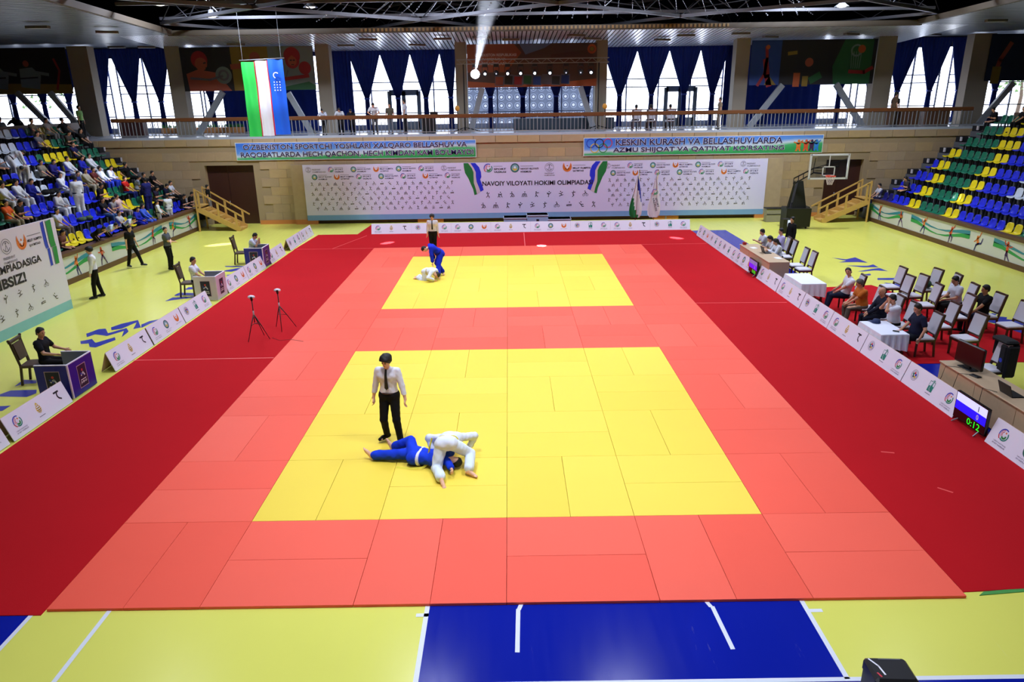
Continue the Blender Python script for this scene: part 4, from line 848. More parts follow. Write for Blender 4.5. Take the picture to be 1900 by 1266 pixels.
# ================================================================== BOOTHS, CHAIRS, TABLES
def booth(y, lab, m1, m2, xo=0, h=.8, L=.95, D=.74, dark=True):
    """corner screen: one leaf faces the camera, one faces the mats, one stands behind"""
    t = thing('coach_booth', lab, 'booth', (-9.74+xo, y, .013)); th = .035; edge = mat('booth_edge_white',(225,222,240),.5); inn = mat('booth_inside_grey',(120,125,150),.6)
    for nm, (x0,x1,y0,y1), m in (('front_panel',(-D,0,0,th),m1),('side_panel',(-th,0,th,L),m2),('rear_panel',(-D*.95,-th,L,L+th),inn)):
        q = MB(); q.bx(x0,x1,y0,y1,0,h-.012,m); q.bx(x0-.003,x1+.003,y0-.003,y1+.003,h-.012,h+.006,edge); q.build(nm, t)
    q = MB(); q.bx(-.02,.012,-.012,.02,0,h,edge); q.build('corner_strip', t)
    P_ = mat('booth_print_panel',(20,18,60),.5); FRM = mat('booth_print_frame',(190,160,185),.5)
    q = MB()
    for M, ww in ((frame((-D/2,-.006,0),(1,0,0),(0,0,1)),D),(frame((.003,L/2,0),(0,1,0),(0,0,1)),L)):
        q.poly([(-.17,.12),(.17,.12),(.17,.66),(-.17,.66)],FRM,M,.002); q.poly([(-.155,.135),(.155,.135),(.155,.645),(-.155,.645)],P_,M,.003)
        q.ring((.0,.52),0,.03,REDI,M,w=.005); q.stroke([(-.06,.4),(.02,.46),(.07,.38)],.035,WHI,M,.005); q.stroke([(-.08,.46),(0,.4)],.03,BLUI,M,.005)
        q.text('JUDO',-.12,.2,.24,.07,WHI,M,.005,.04); q.stroke([(-.1,.3),(.1,.3)],.018,WHI,M,.005)
    q.build('printed_artwork', t)
BB = mat('booth_blue',(18,18,150),.45); BWh = mat('booth_white',(214,208,228),.45)
booth(7.12,'deep blue folding booth with printed panels nearest the camera on the left',BB,BB)
booth(15.5,'white folding booth with dark printed panels beside the left carpet',BWh,BWh,.02,L=.85)
booth(20.35,'blue folding booth farthest along the left carpet',BB,mat('booth_purple',(62,28,140),.45),.0,L=.85)
DW = mat('dark_walnut',(58,38,24),.45,var=.12,vscale=4); LTH = mat('brown_leather',(78,58,44),.5)
def ornate_chair(x, y, rz, lab):
    t = thing('carved_chair', lab, 'chair', (x,y,0), rz)
    q = MB(); q.bev((0,0,.46),(.48,.46,.07),LTH,.02); q.build('seat', t)
    for sx in (-.2,.2):
        q = MB(); q.bar((sx,.2,0),(sx,.2,.44),.045,.045,DW); q.build('leg', t); q = MB(); q.bar((sx,-.26,0),(sx,-.2,.46),.045,.045,DW); q.bar((sx,-.2,.46),(sx*1.15,-.3,1.08),.045,.045,DW); q.build('leg', t)
    q = MB(); q.bar((0,-.2,.62),(0,-.28,1.02),.36,.04,LTH,(0,1,.2)); q.build('backrest', t)
    q = MB(); q.bev((0,-.3,1.08),(.56,.06,.09),DW,.02); q.ball((-.27,-.3,1.12),.035,DW,8,6); q.ball((.27,-.3,1.12),.035,DW,8,6); q.build('carved_top_rail', t)
ornate_chair(-11.25,8.25,-PI/2+.15,'dark carved wooden chair behind the nearest blue booth')
ornate_chair(-10.95,16.2,-PI/2+.1,'dark carved wooden chair behind the white booth'); ornate_chair(-10.95,21.3,-PI/2+.1,'dark carved wooden chair behind the farthest blue booth')
CB = mat('chair_frame_brown',(72,40,28),.4,var=.08,vscale=4); PAD = mat('chair_pad_white',(206,204,214),.7)
def dining():
    t = thing('dining_chair', '-', 'chair', (0,0,0)); q = MB(); q.bev((0,.0,.46),(.46,.46,.07),PAD,.025); q.build('seat', t)
    q = MB(); q.bx(-.23,.23,-.23,.23,.39,.43,CB); q.build('seat_frame', t)
    for sx in (-.2,.2):
        q = MB(); q.bar((sx,.2,0),(sx,.2,.4),.04,.04,CB); q.build('leg', t); q = MB(); q.bar((sx,-.27,0),(sx,-.22,.42),.04,.04,CB); q.build('leg', t)
    q = MB()
    for sx in (-.21,.21): q.bar((sx,-.22,.42),(sx,-.36,1.06),.035,.05,CB)
    q.bar((-.22,-.365,1.07),(.22,-.365,1.07),.05,.04,CB); q.bar((-.2,-.25,.55),(.2,-.25,.55),.035,.03,CB); q.build('back_frame', t)
    q = MB(); a = Vector((0,-.235,.58)); b = Vector((0,-.345,1.04)); q.bar(a,b,.39,.06,PAD,(0,1,.2)); q.build('backrest', t)
    return t
proto = dining(); ptree = tree_of(proto)
CH = [(10.45,13.35,'white padded chair under the man in the white shirt farthest in the front row'),(10.3,11.9,'white padded chair under the man in the orange shirt'),(10.35,10.97,'white padded chair under the man in the dark suit'),(10.35,10.25,'white padded chair under the man holding his face'),(10.4,9.24,'white padded chair under the man in navy by the table'),
 (12.15,14.26,'empty white chair, farthest of the second row'),(11.8,13.15,'empty white chair behind the orange-shirted man'),(12.25,13.2,'empty white chair in front of the chair with the green bag'),(13.1,13.93,'white chair with a dark green bag on it'),(13.3,13.3,'empty white chair left of the man leafing in his lap'),(13.05,12.1,'white chair under the white-shirted man in the back row'),(12.05,12.13,'empty white chair behind the suited man'),(12.25,10.93,'empty white chair before the black-shirted man'),(11.35,10.14,'empty white chair behind the navy-shirted man'),(13.1,10.99,'white chair under the black-shirted man in the back row'),(13.2,10.1,'empty white chair at the right end of the back row'),(11.4,9.1,'empty white chair behind the black monitor'),
 (10.65,7.0,'white chair with a black jacket over its back'),(11.15,5.9,'empty white chair at the near desk by the frame edge'),(10.55,19.6,'white chair behind the far desk, farthest'),(10.55,18.95,'white chair behind the woman at the far desk'),(10.4,17.5,'empty white chair, left of two beside the far desk end'),(10.42,16.85,'empty white chair, right of two beside the far desk end'),(11.2,4.6,'white chair under the person at the near desk')]
for i, (x, y, lab) in enumerate(CH):
    rz = PI/2+((i*37) % 9-4)*.03
    if i == 0: o = proto; o.location = (x,y,.013); o.rotation_euler = (0,0,rz); o['label'] = lab; o['group'] = 'white padded chairs'
    else: dup(proto, (x,y,.013), rz, lab, 'white padded chairs', ptree)
# cloth tables
TCL = mat('white_tablecloth',(232,236,252),.7)
def ctable(cx, cy, lx, ly, lab, rz=0):
    t = thing('side_table', 'low table hidden under a cloth, '+lab, 'table', (cx,cy,.013), rz); q = MB(); q.bx(-lx/2+.03,lx/2-.03,-ly/2+.03,ly/2-.03,.56,.59,CB); q.build('tabletop', t)
    for sx in (-1,1):
        for sy in (-1,1): q = MB(); q.bar((sx*(lx/2-.08),sy*(ly/2-.08),0),(sx*(lx/2-.08),sy*(ly/2-.08),.56),.05,.05,CB); q.build('leg', t)
    q = MB(); N = 96; per = []
    for k in range(N):
        s = k/N*4; e = int(s); f = s-e; c = [(-1,-1),(1,-1),(1,1),(-1,1)]; a = c[e]; b = c[(e+1) % 4]; per.append(((a[0]+(b[0]-a[0])*f)*lx/2,(a[1]+(b[1]-a[1])*f)*ly/2, abs(f-.5)*2))
    vs = [(x,y,.602) for x,y,f in per]+[(x*1.015,y*1.015,.58) for x,y,f in per]
    for z in (.38,.22):
        for k, (x,y,f) in enumerate(per):
            wv = .035*math.sin(k*1.25)*(.6-z)/.38; L = math.hypot(x,y); vs.append((x*(1.03+(.6-z)*.12)+x/L*wv, y*(1.03+(.6-z)*.12)+y/L*wv, z-(.06*f if z < .3 else 0)))
    fs = [tuple(range(N))]+[(r*N+k, (r+1)*N+k, (r+1)*N+(k+1) % N, r*N+(k+1) % N) for r in range(3) for k in range(N)]
    q.add(vs, fs, TCL, None, False); o = q.build('tablecloth', None, (cx,cy,.013), rz); tag(o, 'white cloth draped over the '+lab, 'tablecloth'); return o
ctable(9.7,14.9,.78,1.45,'low table beside the far desk'); ctable(9.62,9.6,.7,1.15,'low table in front of the seated officials')
# desks
DSK = mat('pale_oak_laminate',(196,170,138),.4,var=.08,vscale=2,stretch=(1,6,6))
def desk(x0, x1, y0, y1, lab):
    t = thing('office_desk', lab, 'desk', (x0,y0,.0)); W, L = x1-x0, y1-y0; q = MB(); q.bev((W/2,L/2,.735),(W,L,.03),DSK,.008); q.build('worktop', t)
    n = max(2, round(L/1.15))
    for k in range(n): q = MB(); q.bx(.03,.05,L*k/n+.008,L*(k+1)/n-.008,.04,.72,DSK); q.build('modesty_panel', t)
    for k in range(n+1): q = MB(); yy = min(max(L*k/n,.012),L-.012); q.bx(.05,W-.02,yy-.01,yy+.01,0,.72,DSK); q.build('side_panel', t)
desk(9.42,10.1,1.9,6.82,'long pale oak desk by the near scoreboard screen'); desk(9.15,9.9,16.75,20.1,'long pale oak desk by the far scoreboard screen')
SCRN = mat('screen_black',(12,11,14),.25); SW = mat('screen_white',(205,215,250),.3,emit=.75); SB = mat('screen_blue',(20,20,240),.3,emit=.9); SG = mat('screen_green_digits',(20,240,40),.3,emit=1); SK = mat('screen_dark',(20,16,20),.25)
def scoreboard(y, L, h, lab, num, col2=None, xs=9.02, txt='0:12'):
    t = thing('scoreboard_screen', lab, 'screen', (xs,y,.013)); q = MB(); q.bx(.0,.06,-L/2,L/2,.07,.07+h,SCRN); q.build('casing', t); q = MB()
    for s in (-1,1): q.bar((.03,s*L*.32,.1),(-.1,s*L*.36,.012),.02,.02,METAL); q.bar((.03,s*L*.32,.1),(.18,s*L*.36,.012),.02,.02,METAL)
    q.build('stand_foot', t); M = frame((-.001,0,.07),(0,-1,0),(0,0,1)); q = MB(); a = L/2-.02
    q.poly([(-a,h*.66),(a,h*.66),(a,h-.02),(-a,h-.02)],SW if not col2 else mat('screen_lilac',(120,120,190),.3,emit=.5),M,.001); q.poly([(-a,h*.34),(a,h*.34),(a,h*.66),(-a,h*.66)],col2 or SB,M,.001); q.poly([(-a,.02),(a,.02),(a,h*.34),(-a,h*.34)],SK,M,.001)
    q.text(num[0],a*.45,h*.7,None,h*.2,INK,M,.003,.02); q.text(num[1],a*.4,h*.4,None,h*.2,WHI,M,.003,.03); q.text(txt,-a*.1,h*.05,L*.4,h*.24,SG,M,.003,.0); q.build('display', t)
scoreboard(4.95,.98,.55,'flat scoreboard screen showing 1, 0 and 0:12 by the near right desk',('1','0')); scoreboard(17.95,.9,.5,'small purple scoreboard screen by the far right desk',('1','0'),mat('screen_purple',(90,20,220),.3,emit=.8),txt='1:42' if False else '0:00')
# desktop monitor
t = thing('desktop_monitor','black desktop monitor seen from behind on the near desk','monitor',(9.72,6.3,.75),.12); q = MB(); q.bev((0,0,.3),(.07,.78,.48),SCRN,.02); q.bev((.04,0,.3),(.06,.5,.32),BLACK,.02); q.build('casing', t)
q = MB(); q.bx(-.02,.04,-.06,.06,0,.1,BLACK); q.bev((.02,0,.012),(.24,.4,.02),BLACK,.01); q.build('stand', t); q = MB(); M = frame((.071,0,.3),(0,1,0),(0,0,1)); q.poly([(-.2,-.1),(.2,-.1),(.2,.12),(-.2,.12)],SK,M,.001); q.build('vent_panel', t)
def laptop(x, y, rz, lab):
    t = thing('laptop', lab, 'laptop', (x,y,.752), rz); q = MB(); q.bev((0,0,.01),(.36,.25,.018),BLACK,.006); q.build('keyboard_base', t); q = MB(); q.bar((0,.12,.02),(0,.2,.24),.36,.012,BLACK,(0,1,0)); q.build('screen_lid', t)
laptop(9.72,4.9,PI/2,'open black laptop on the near desk'); laptop(9.62,18.35,PI/2,'open dark laptop on the far desk')
PAP = mat('paper',(230,232,240),.6)
for i, (x, y, r, s, lab) in enumerate(((9.8,4.35,.2,1,'white paper sheet at the near desk edge'),(9.7,4.0,-.3,1.2,'white papers nearest the camera on the near desk'),(9.45,19.3,.2,1,'papers by the far desk laptop'),(9.7,17.4,.1,1,'white papers at the near end of the far desk'))):
    q = MB(); q.box((0,0,.003),(.21*s,.3*s,.005),PAP); tag(q.build('paper_sheet', None, (x,y,.752), r), lab, 'paper')
q = MB(); q.bev((0,0,.012),(.12,.2,.02),BLACK,.006); tag(q.build('telephone_handset', None, (9.6,5.85,.752), .3), 'small black remote beside the monitor foot', 'remote')
def cable(pts, lab, m=BLACK, r=.006): q = MB(); q.tube(pts, r, m, 6); tag(q.build('cable'), lab, 'cable')
cable([(9.68,6.3,.77),(9.34,6.45,.76),(9.33,6.5,.5),(9.31,6.6,.2),(9.2,6.7,.02)],'thin cable hanging down the near desk front behind the monitor'); cable([(9.5,5.0,.76),(9.34,5.2,.77),(9.32,5.2,.4),(9.2,5.25,.03)],'black cable hanging beside the laptop on the near desk'); cable([(9.6,5.9,.77),(9.34,6.0,.765),(9.32,6.05,.45),(9.25,6.1,.2)],'short black cable over the near desk edge')
t = None
q = MB(); q.box((0,0,.05),(.12,.12,.1),mat('red_box',(170,30,30),.5)); tag(q.build('small_box', None, (9.3,19.95,.752)), 'small red box at the far end of the far desk', 'box')
# jacket on chair back
q = MB(); JK = mat('black_jacket',(14,14,18),.85,bump=.4,bscale=12)
q.bev((.43,0,.74),(.09,.56,.74),JK,.04); q.bev((.2,-.17,.76),(.07,.2,.6),JK,.03); q.bev((.31,0,1.12),(.3,.54,.09),JK,.04); q.bev((.3,-.31,.72),(.26,.08,.72),JK,.035); q.bev((.36,.29,.9),(.16,.07,.4),JK,.03)
o = tag(q.build('jacket', None, (10.6,7.0,.013)), 'black jacket with a small blue patch hung on the white chair by the near desk', 'jacket'); q = MB(); q.ring((0,0),0,.05,BLUI,frame((.163,-.17,.72),(0,-1,0),(0,0,1))); q.build('blue_patch', o)
# bag, cap
q = MB(); q.ball((0,0,.12),(.19,.24,.14),mat('bag_dark_green',(16,60,44),.7),14,8); q.ball((.05,.16,.16),(.12,.12,.12),BLACK,10,6); q.tube([(-.1,-.1,.22),(0,0,.3),(.1,.1,.22)],.015,BLACK,6); tag(q.build('backpack', None, (13.05,13.93,.52)), 'dark green and black backpack on the chair seat', 'bag')
q = MB(); q.lathe([(0,.11),(.08,.09),(.105,.03),(.11,0)],mat('cap_navy',(24,44,88),.7),14); q.add([(.06,-.09,.01),(.21,-.07,.0),(.24,0,.0),(.21,.07,.0),(.06,.09,.01)],[(0,1,2,3,4)],mat('cap_navy',(24,44,88)),None); tag(q.build('baseball_cap', None, (9.62,10.0,.625), 2.0), 'navy baseball cap on the white tablecloth', 'cap')
q = MB(); q.bev((0,0,.008),(.07,.15,.012),BLACK,.004); tag(q.build('mobile_phone', None, (9.75,9.25,.625), .9), 'dark phone lying on the white tablecloth', 'phone')
# ---------------------------------------------------------------- webcam tripods
def tripod(x, y, H, feet, lab):
    t = thing('camera_tripod', lab, 'tripod', (x,y,.013)); q = MB(); q.cyl((0,0,.42*H),(0,0,H-.08),.014,BLACK,8); q.cyl((0,0,.55*H),(0,0,.7*H),.022,mat('tripod_grey',(170,165,170),.4),8); q.build('centre_column', t)
    for fx, fy in feet: q = MB(); q.tube([(0,0,.62*H),((fx-x)*.5,(fy-y)*.5,.33*H),(fx-x,fy-y,.01)],[.016,.012,.008],BLACK,6); q.build('leg', t)
    q = MB()
    for fx, fy in feet: q.bar((0,0,.4*H),((fx-x)*.42,(fy-y)*.42,.37*H),.012,.012,BLACK)
    q.build('spreader', t); q = MB(); q.ball((0,.0,H-.04),(.035,.035,.045),BLACK,8,6); q.build('tripod_head', t)
    q = MB(); q.ball((0,0,H+.03),(.1,.07,.055),mat('camera_white',(225,222,232),.35),14,8); q.cyl((.02,-.05,H+.02),(.02,-.075,H+.02),.035,BLACK,10); q.build('webcam', t)
tripod(-6.98,11.17,1.2,[(-7.14,10.95),(-6.62,11.18),(-6.9,11.55)],'thin black tripod with a small white camera, nearer of the two on the left carpet')
tripod(-6.58,12.15,1.13,[(-6.8,12.33),(-6.2,12.3),(-6.48,11.82)],'thin black tripod with a small white camera, farther of the two on the left carpet')
cable([(-6.6,11.3,.02),(-6.3,11.05,.02),(-6.0,11.05,.05),(-5.6,10.85,.05)],'thin dark cable trailing from the tripods onto the mats',r=.004)
# ---------------------------------------------------------------- basketball hoop
BK = mat('hoop_black_pad',(14,15,18),.5)
t = thing('basketball_hoop','portable basketball hoop with black padded base and glass backboard in the far right corner','basketball hoop',(14.4,27.6,0))
q = MB(); q.prism([(-.62,0),(.55,-.12),(.62,.85),(-.55,.95)],.1,1.0,BK); q.build('padded_base', t)
for wx, wy in ((-.4,.1),(.4,.0),(.4,.75),(-.4,.8)): q = MB(); q.cyl((wx-.03,wy,.06),(wx+.03,wy,.06),.06,BLACK,10); q.build('wheel', t)
q = MB(); q.prism([(-.32,.25),(.32,.2),(.3,.75),(-.3,.75)],1.0,1.25,BK); vs = [(-.34,.15,1.0),(.36,.1,1.0),(.34,.75,1.0),(-.32,.8,1.0),(-.1,.3,2.3),(.14,.28,2.3),(.14,.5,2.3),(-.1,.5,2.3)]; q.add(vs,[(0,1,5,4),(1,2,6,5),(2,3,7,6),(3,0,4,7),(4,5,6,7)],BK); q.build('padded_column', t)
q = MB(); q.bar((-.55,.2,1.0),(-.35,.1,2.3),.06,.06,BK); q.bar((-.4,.4,1.0),(-.25,.3,2.3),.05,.05,BK)
A0 = (-.3,.3,2.15); 
for dz in (0,.28): q.bar((-.35,.25,2.15+dz),(.35,-.25,2.72+dz*.8),.06,.06,BK)
for k in range(5): s = k/4; q.bar((-.35+.7*s,.25-.5*s,2.15+.57*s),(-.35+.7*s,.25-.5*s,2.43+.51*s),.03,.03,BK)
q.bar((.35,-.25,2.75),(1.0,-.62,2.68),.07,.07,BK); q.bar((.35,-.25,2.95),(1.35,-.6,3.05),.05,.05,BK); q.bar((.35,-.25,2.95),(.25,-.6,3.45),.03,.03,BK); q.bar((.35,-.25,2.95),(1.75,-.6,3.4),.03,.03,BK); q.build('support_arm', t)
bx0, bx1, by, bz0, bz1 = -.0, 1.8, -.66, 2.5, 3.6
q = MB(); q.bx(bx0,bx1,by,by+.015,bz0,bz1,mat('backboard_glass',(225,230,235),alpha=.12)); q.build('glass_backboard', t)
WF = mat('hoop_white_frame',(222,222,226),.4); q = MB()
for a in ((bx0,bx1,bz0-.04,bz0+.04),(bx0,bx1,bz1-.04,bz1+.04),(bx0-.04,bx0+.04,bz0-.04,bz1+.04),(bx1-.04,bx1+.04,bz0-.04,bz1+.04)): q.bx(a[0],a[1],by-.02,by+.03,a[2],a[3],WF)
q.build('backboard_frame', t); q = MB(); cx = .9
for a in ((cx-.3,cx+.3,bz0+.12,bz0+.17),(cx-.3,cx+.3,bz0+.52,bz0+.57),(cx-.3,cx-.25,bz0+.12,bz0+.57),(cx+.25,cx+.3,bz0+.12,bz0+.57),(cx-.02,cx+.02,bz0+.57,bz1)): q.bx(a[0],a[1],by-.012,by-.002,a[2],a[3],WF)
q.build('target_square', t); RM = mat('hoop_orange_rim',(225,60,35),.4); q = MB(); rz_ = bz0+.14
q.tube([(cx+.225*math.cos(a*PI/10),by-.3+.225*math.sin(a*PI/10),rz_) for a in range(20)],.012,RM,6,True); q.box((cx,by-.05,rz_-.03),(.16,.1,.1),RM); q.build('rim', t)
q = MB(); NT = mat('net_cord',(205,190,190),.8)
for k in range(12):
    for d in (1,-1):
        pts = [((.225-.03*j)*math.cos((k+d*j*.5)*PI/6)+cx,(.225-.03*j)*math.sin((k+d*j*.5)*PI/6)+by-.3,rz_-.1*j) for j in range(5)]
        q.tube(pts,.006,NT,4)
q.build('net', t)
# screen & box near hoop
t = thing('black_speaker','black box with a bright blue-edged screen standing left of the hoop base','screen',(13.35,26.5,0),.2); q = MB(); q.bev((0,0,.35),(.4,.35,.7),BLACK,.03); q.build('casing', t); q = MB(); q.poly([(-.1,-.28),(.1,-.28),(.1,.28),(-.1,.28)],SW,frame((.1,-.176,.36),(1,0,0),(0,0,1)),.001); q.build('display', t)
for n, (x, y, w_) in enumerate(((14.0,29.9,.9),(15.45,30.2,.8))):
    t = thing('litter_bin' if 0 else 'cabinet','pale cabinet with a black top behind the hoop, '+('left one','right one')[n],'cabinet',(x,y,0)); q = MB(); q.bev((0,0,.34),(w_,.45,.68),mat('beige_cabinet',(150,145,125),.6),.01); q.build('body', t); q = MB(); q.bev((0,0,.7),(w_+.08,.5,.06),BLACK,.01); q.build('top', t); q = MB(); q.box((0,-.23,.4),(w_,.015,.03),BLACK); q.build('seam', t)
# ---------------------------------------------------------------- wooden stairs
def stairs(name, x_top, x_bot, side, h, lab, yc=29.75, wd=1.0):
    t = thing('wooden_stairs', lab, 'stairs', (0,yc,0)); dx = x_bot-x_top; n = 6
    for s in (-1,1):
        q = MB(); q.bar((x_top,s*wd/2,h-.15),(x_bot,s*wd/2,.06),.045,.26,PINE); q.build('stringer', t)
    for k in range(n):
        f = (k+.5)/n; q = MB(); q.box((x_top+dx*f,0,h*(1-f)-.02),(abs(dx)/n*1.02,wd,.035),PINE); q.build('tread', t); q = MB(); q.box((x_top+dx*(f+.5/n),0,h*(1-f)-.11),(.02,wd,.16),PINE); q.build('riser', t)
    q = MB(); q.box((x_top-side*-.0,0,h),(.5,wd,.04),PINE); q.build('landing', t)
    for s in (-1,1):
        for f in (.05,.5,.92):
            q = MB(); xx = x_top+dx*f; zz = h*(1-f); q.bar((xx,s*wd/2,zz-.2),(xx,s*wd/2,zz+.82),.1,.05,PINE); q.build('rail_post', t)
        q = MB(); q.bar((x_top-dx*.02,s*wd/2,h+.84),(x_bot+dx*.1,s*wd/2,.72),.05,.07,PINE); q.build('handrail', t)
    for s in (-1,1): q = MB(); q.bar((x_top-.05*side,s*wd/2,0),(x_top-.05*side,s*wd/2,h+.9),.07,.07,PINE); q.build('support_post', t)
stairs('l',-15.9,-13.85,1,1.3,'pine wooden stairs with handrails up to the left stand'); stairs('r',18.55,16.3,-1,1.2,'pine wooden stairs with handrails up to the right stand')
# ---------------------------------------------------------------- light truss and stage lights
t = thing('lighting_truss','grey lattice lighting truss on two stands across the balcony stage','truss',(0,33,0)); q = MB()
for dy, z in ((-.12,8.32),(.12,8.32),(-.12,8.1),(.12,8.1)): q.bar((-2.6,dy,z),(5.5,dy,z),.035,.035,METAL)
for k in range(27):
    x = -2.6+.3*k; q.bar((x,-.12,8.1 if k % 2 else 8.32),(x+.3,-.12,8.32 if k % 2 else 8.1),.02,.02,METAL); q.bar((x,-.12,8.32),(x,.12,8.32),.02,.02,METAL)
q.build('lattice_beam', t)
for x in (-2.25,4.98):
    q = MB(); q.bar((x,0,ZB+.1),(x,0,8.1),.07,.07,BLACK)
    for a in range(3): q.bar((x,0,ZB+.25),(x+.9*math.cos(a*2.09+.3),.5*math.sin(a*2.09+.3),ZB+.03),.05,.05,BLACK)
    q.build('stand', t)
FX = mat('fixture_black',(22,20,24),.4); LENS = mat('stage_lens_glow',(235,240,255),emit=9); LEND = mat('stage_lens_dim',(190,195,215),emit=1.2)
for i, (x, s, on) in enumerate(((-1.62,1.5,2),(-1.1,.7,1),(-.5,.6,0),(.11,.8,1),(.8,.9,1),(1.55,.9,1),(2.36,.9,1),(3.22,.7,0),(4.0,.7,0),(4.55,.8,1))):
    t = thing('stage_light','black stage light hanging from the balcony truss, %s from the left' % ORD[i],'stage light',(x,32.95,8.05),0,'stage lights on the truss')
    q = MB(); q.box((0,0,-.05),(.28,.2,.14),FX); q.build('base', t); q = MB(); q.bar((-.15,0,-.1),(-.15,0,-.4),.03,.06,FX); q.bar((.15,0,-.1),(.15,0,-.4),.03,.06,FX); q.build('yoke', t)
    q = MB(); q.cyl((0,.12,-.36),(0,-.14,-.46),.11,FX,14,.13); q.build('head', t); q = MB(); q.cyl((0,-.142,-.461),(0,-.15,-.464),.11*(2.2 if on == 2 else .6 if on else .35),LENS if on else LEND,14); q.build('lens', t)  # brightest lens oversized, its glowing disc stands in for the glare
def spot(loc, tgt, e, deg, col=(.9,.92,1)):
    l = bpy.data.lights.new('stage_beam','SPOT'); l.energy = e; l.spot_size = math.radians(deg); l.spot_blend = .4; l.color = col; l.shadow_soft_size = .04
    o = bpy.data.objects.new('stage_beam', l); COL.objects.link(o); o.location = loc; o.rotation_euler = (Vector(tgt)-Vector(loc)).to_track_quat('-Z','Y').to_euler()
for x, tg in ((-1.1,(-13.48,25.57,0)),(.11,(-5.62,25.3,0)),(1.55,(1.53,24.06,0)),(2.36,(7.92,25.5,0)),(.8,(-19.0,27.0,3.0)),(4.55,(20.6,25.0,1.6))): spot((x,32.7,7.45),tg,90000 if tg[2] < .5 else 25000,2.4)
spot((-1.62,32.6,7.62),(-.55,26.2,10.7),20000,9,(.75,.82,1))
# loudspeakers / orange fan heads on stands, equipment boxes, cabinets
for x, n in ((-2.6,'left'),(5.25,'right')):
    t = thing('stand_horn','round orange lamp on a thin stand at the %s of the stage' % n,'lamp',(x,32.2,ZB)); q = MB(); q.cyl((0,0,0),(0,0,1.1),.02,BLACK,6); q.build('pole', t); q = MB(); q.ball((0,0,1.25),(.13,.06,.15),mat('horn_orange',(215,150,50),.5),12,8); q.build('head', t)
for i, (x0, x1, h, m, lab) in enumerate(((-21.2,-19.9,.75,mat('burgundy_panel',(62,28,26),.6),'dark burgundy sofa back behind the railing above the left stand'),(21.0,22.7,.95,BROWN,'brown wooden cabinet behind the right railing, left one'),(22.95,24.3,.95,BROWN,'brown wooden cabinet behind the right railing, right one'),(.4,6.2,.62,mat('dark_counter',(50,62,74),.6),'long dark counter behind the stage railing'))):
    t = thing('cabinet', lab, 'cabinet', ((x0+x1)/2,33.4 if i != 3 else 35.4,ZB)); W = x1-x0; q = MB(); q.bev((0,0,h/2),(W,.5,h),m,.02); q.build('body', t); n = 3
    for k in range(n): q = MB(); q.bev((-W/2+W*(k+.5)/n,-.26,h/2),(W/n-.03,.02,h-.1),m,.004); q.build('door', t)
for i in range(7):
    x = -21.6+i*.72 if i < 7 else 0
    t = thing('planter','orange planter trough with green plants at the left balcony window, %s from the left' % ORD[i],'planter',(x+1.2,37.1,ZB),0,'planters at the left balcony window'); q = MB(); q.bev((0,0,.16),(.66,.25,.32),mat('planter_orange',(200,140,80),.6),.02); q.build('trough', t)
    q = MB(); rn = random.Random(i)
    for k in range(40): c = Vector((rn.uniform(-.3,.3),rn.uniform(-.1,.1),.34)); d = Vector((rn.uniform(-.08,.08),rn.uniform(-.06,.06),rn.uniform(.12,.26))); q.add([c-Vector((.02,0,0)),c+Vector((.02,0,0)),c+d],[(0,1,2)],mat('leaf_green',(50,130,50),.6))
    tag(q.build('foliage', t), kind='stuff')
t = thing('stage_amplifier','dark speaker box on the balcony left of the stage','speaker',(-4.2,32.7,ZB)); q = MB(); q.bev((0,0,.45),(.75,.45,.9),BLACK,.03); q.build('casing', t); q = MB(); q.bev((.3,0,1.0),(.4,.35,.2),BLACK,.02); q.build('top_box', t)
# camera corner at the bottom of the frame
t = thing('printer_tray','black plastic equipment box on the ledge at the bottom right frame edge','equipment',(4.12,-1.63,.35),-.05); q = MB(); q.bev((0,0,.0),(.45,.35,.16),mat('equipment_black',(26,26,30),.4),.03); q.build('casing', t); q = MB(); M = frame((-.2,-.17,.081),(1,0,0),(0,1,0)); q.stroke([(.02,.3),(.08,.2),(.1,.08)],.02,WHI,M); q.stroke([(.12,.3),(.35,.3)],.008,GREYI,M); q.stroke([(.03,.1),(.05,.05)],.02,REDI,M); q.build('printed_marks', t)
q = MB(); q.bx(-.2,.2,-.17,.17,-.35,-.07,mat('equipment_black',(26,26,30))); q.build('lower_case', t)
# haze lit by the brightest stage light: thin scattering cone of smoke
hz = bpy.data.materials.new('stage_haze'); hz.use_nodes = True; nt = hz.node_tree; nt.nodes.remove(nt.nodes['Principled BSDF']); vs_ = nt.nodes.new('ShaderNodeVolumeScatter'); vs_.inputs['Density'].default_value = .1; vs_.inputs['Anisotropy'].default_value = .2; nt.links.new(vs_.outputs[0], nt.nodes['Material Output'].inputs['Volume'])

q = MB(); q.tube([(-1.6,32.5,7.66),(-.55,26.2,10.7)],[.12,.62],hz,16); tag(q.build('light_beam_haze'),'faint shaft of stage smoke lit by the brightest spotlight, rising into the roof','smoke')
